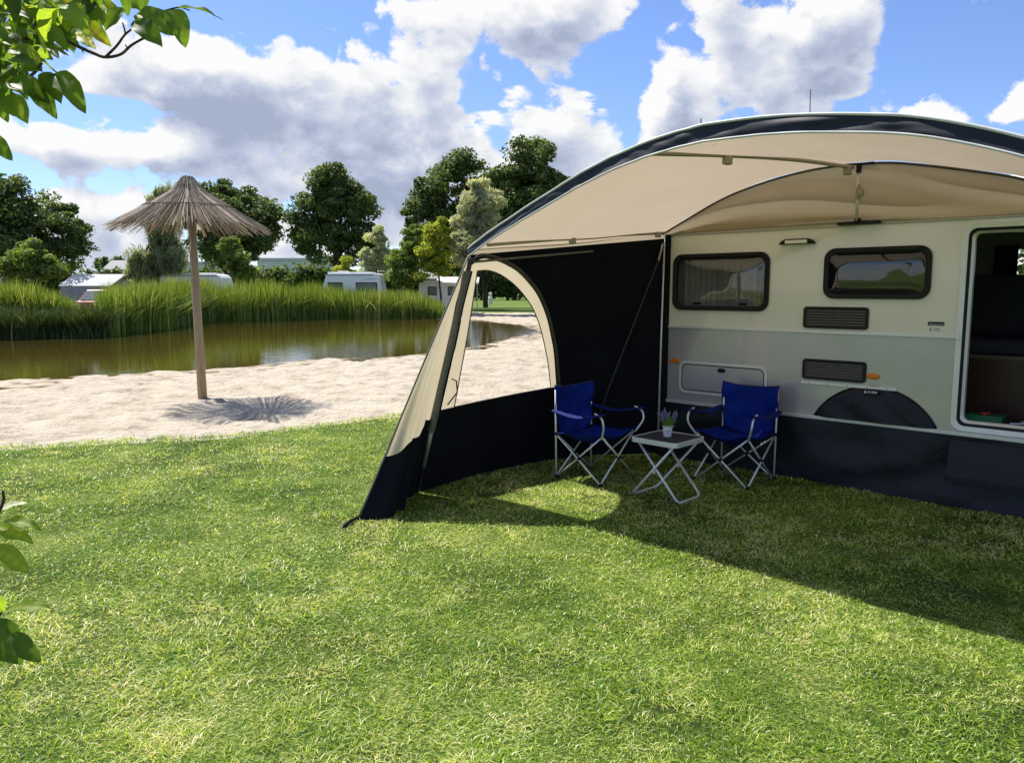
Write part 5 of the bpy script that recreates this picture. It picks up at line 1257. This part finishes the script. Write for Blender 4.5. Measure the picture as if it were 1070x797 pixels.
def leaf(base, tip, wfrac=.5, up=None, curl=.18, fold=.25, rnd=.5):
    base = np.array(base); tip = np.array(tip); ax = tip - base; L = np.linalg.norm(ax); ax = ax / L
    up = np.array(up if up is not None else [0, -.3, 1.0]); n_ = up - ax * (up @ ax); n_ /= np.linalg.norm(n_) + 1e-9; sd = np.cross(ax, n_)
    N = 11; o = len(LV); q = .5 + .5 * math.sin(L * 4000)
    for i in range(N + 1):
        t = i / N; w = L * wfrac * .5 * (math.sin(math.pi * min(1, t ** (.8 + .15 * q))) ** .72) * (1 - .22 * t) + .0008
        c = base + ax * L * t - n_ * L * curl * (t - .25) ** 2 * 1.6 + sd * L * .05 * (q - .5) * math.sin(t * 3)
        wav = .030 * L * math.sin(t * 13 + L * 900)
        for k in (-1, -.66, -.33, 0, .33, .66, 1):
            rib = .012 * L * abs(math.sin(math.pi * (t * 6 - abs(k) * .8))) * abs(k)
            LV.append(c + sd * w * k + n_ * (abs(k) ** 1.3 * w * fold + wav * abs(k) ** 2 + rib))
    for i in range(N):
        for k in range(6):
            a = o + i * 7 + k; LF.append((a, a + 1, a + 8, a + 7)); LR.append(min(max(rnd + (.07 if k in (2, 3) else 0) + .05 * ((i % 2) - .5), 0), 1))
def pl(bx, by, tx, ty, D=2.2, dd=0.0, **kw): leaf(A(bx, by, D), A(tx, ty, D + dd), **kw)
g = np.random.default_rng(5)
pl(186, 8, 232, 11, 2.15, .02, wfrac=.42, up=[0, -.4, 1], curl=.25, rnd=.12)
pl(180, 9, 193, 44, 2.2, -.05, wfrac=.52, up=[.4, -1, .3], rnd=.55)
pl(143, 14, 184, 31, 2.2, -.04, wfrac=.6, up=[-.1, -.8, .6], rnd=.4)
pl(140, 22, 167, 44, 2.15, -.04, wfrac=.55, up=[.2, -1, .4], rnd=.2)
pl(128, 8, 108, 29, 2.2, -.03, wfrac=.6, up=[0, -1, .3], rnd=.3)
pl(90, 0, 104, 25, 2.25, -.03, wfrac=.6, up=[.3, -1, .3], rnd=.5)
pl(152, -14, 148, 12, 2.2, .0, wfrac=.5, up=[.5, -1, .2], rnd=.15)
pl(132, 2, 160, 12, 2.25, .0, wfrac=.5, up=[0, -1, .6], rnd=.45)
pl(128, -12, 134, 16, 2.2, .0, wfrac=.45, up=[.6, -1, .2], rnd=.3)
pl(74, 16, 106, 30, 2.3, -.06, wfrac=.5, up=[-.2, -.7, .8], rnd=.75)
pl(84, 24, 113, 43, 2.2, -.03, wfrac=.5, up=[.1, -.9, .5], rnd=.85)
pl(80, 36, 98, 48, 2.2, -.03, wfrac=.45, up=[.1, -.9, .5], rnd=.98)
pl(54, 76, 85, 103, 2.1, -.06, wfrac=.5, up=[.3, -.8, .7], curl=.34, rnd=.4)
pl(45, 76, 62, 104, 2.1, -.04, wfrac=.5, up=[.4, -1, .4], rnd=.25)
pl(36, 92, 56, 119, 2.1, -.04, wfrac=.5, up=[.2, -1, .5], rnd=.5)
pl(10, 84, 46, 98, 2.1, -.04, wfrac=.55, up=[-.1, -.8, .8], curl=.3, rnd=.35)
pl(14, 98, 27, 126, 2.1, -.03, wfrac=.55, up=[.3, -1, .2], rnd=.55)
pl(-12, 142, 10, 164, 2.1, -.03, wfrac=.5, up=[.2, -1, .5], rnd=.4)
pl(-10, 92, 5, 124, 2.1, -.03, wfrac=.5, up=[.2, -1, .3], rnd=.6)
for i in range(330):
    while True:
        bx, by = g.uniform(-60, 100), g.uniform(-30, 104)
        if by < 100 - max(bx, 0) * 1.0: break
    an = g.uniform(-.3, 2.6) if bx > 0 else g.uniform(-1, 3); L = g.uniform(19, 33); D = g.uniform(1.98, 2.7)
    pl(bx, by, bx + L * math.cos(an), by + L * math.sin(an), D, g.uniform(-.07, .07), wfrac=g.uniform(.42, .6), up=[g.uniform(-.6, .6), g.uniform(-1, -.1), g.uniform(.1, 1)], curl=g.uniform(.05, .35), rnd=g.uniform(.1, .85))
# lower shoot
pl(-8, 536, 26, 521, 1.85, .03, wfrac=.42, up=[.1, -.3, 1], rnd=1.0)
pl(4, 543, 41, 548, 1.85, -.02, wfrac=.36, up=[0, -.4, 1], rnd=.79)
pl(-12, 548, 33, 562, 1.85, -.02, wfrac=.42, up=[0, -.5, 1], rnd=.79)
pl(-12, 572, 28, 592, 1.82, -.03, wfrac=.5, up=[.1, -.6, .9], curl=.28, rnd=.79)
pl(6, 636, 50, 630, 1.8, -.02, wfrac=.34, up=[0, -.4, 1], rnd=.79)
pl(-6, 622, 6, 640, 1.82, .02, wfrac=.5, up=[.3, -.6, .6], rnd=.7)
pl(-14, 650, 19, 692, 1.8, -.03, wfrac=.72, up=[.3, -.9, .6], curl=.3, rnd=.15)
pl(10, 662, 40, 690, 1.78, -.03, wfrac=.5, up=[.3, -.9, .5], rnd=.2)
for i in range(14):
    bx, by = g.uniform(-110, -45), g.uniform(500, 690); an = g.uniform(-1, 3)
    pl(bx, by, bx + 36 * math.cos(an), by + 36 * math.sin(an), g.uniform(1.8, 2.1), 0, wfrac=.5, up=[g.uniform(-.5, .5), -.6, .7], rnd=g.uniform(.2, .8))
def bigleafmat():
    m = leafmat('magnolia_leaves', [(0, (.035, .070, .014)), (.5, (.085, .15, .024)), (.85, (.17, .25, .035)), (.95, (.36, .30, .05)), (1, (.60, .60, .54))], trans=.55, tboost=2.1, rough=.5, spec=.22)
    return m
lo = link('foliage', npmesh('foliage', np.array(LV), np.array(LF), None, np.array(LR)), bigleafmat(), YT, smooth=True)
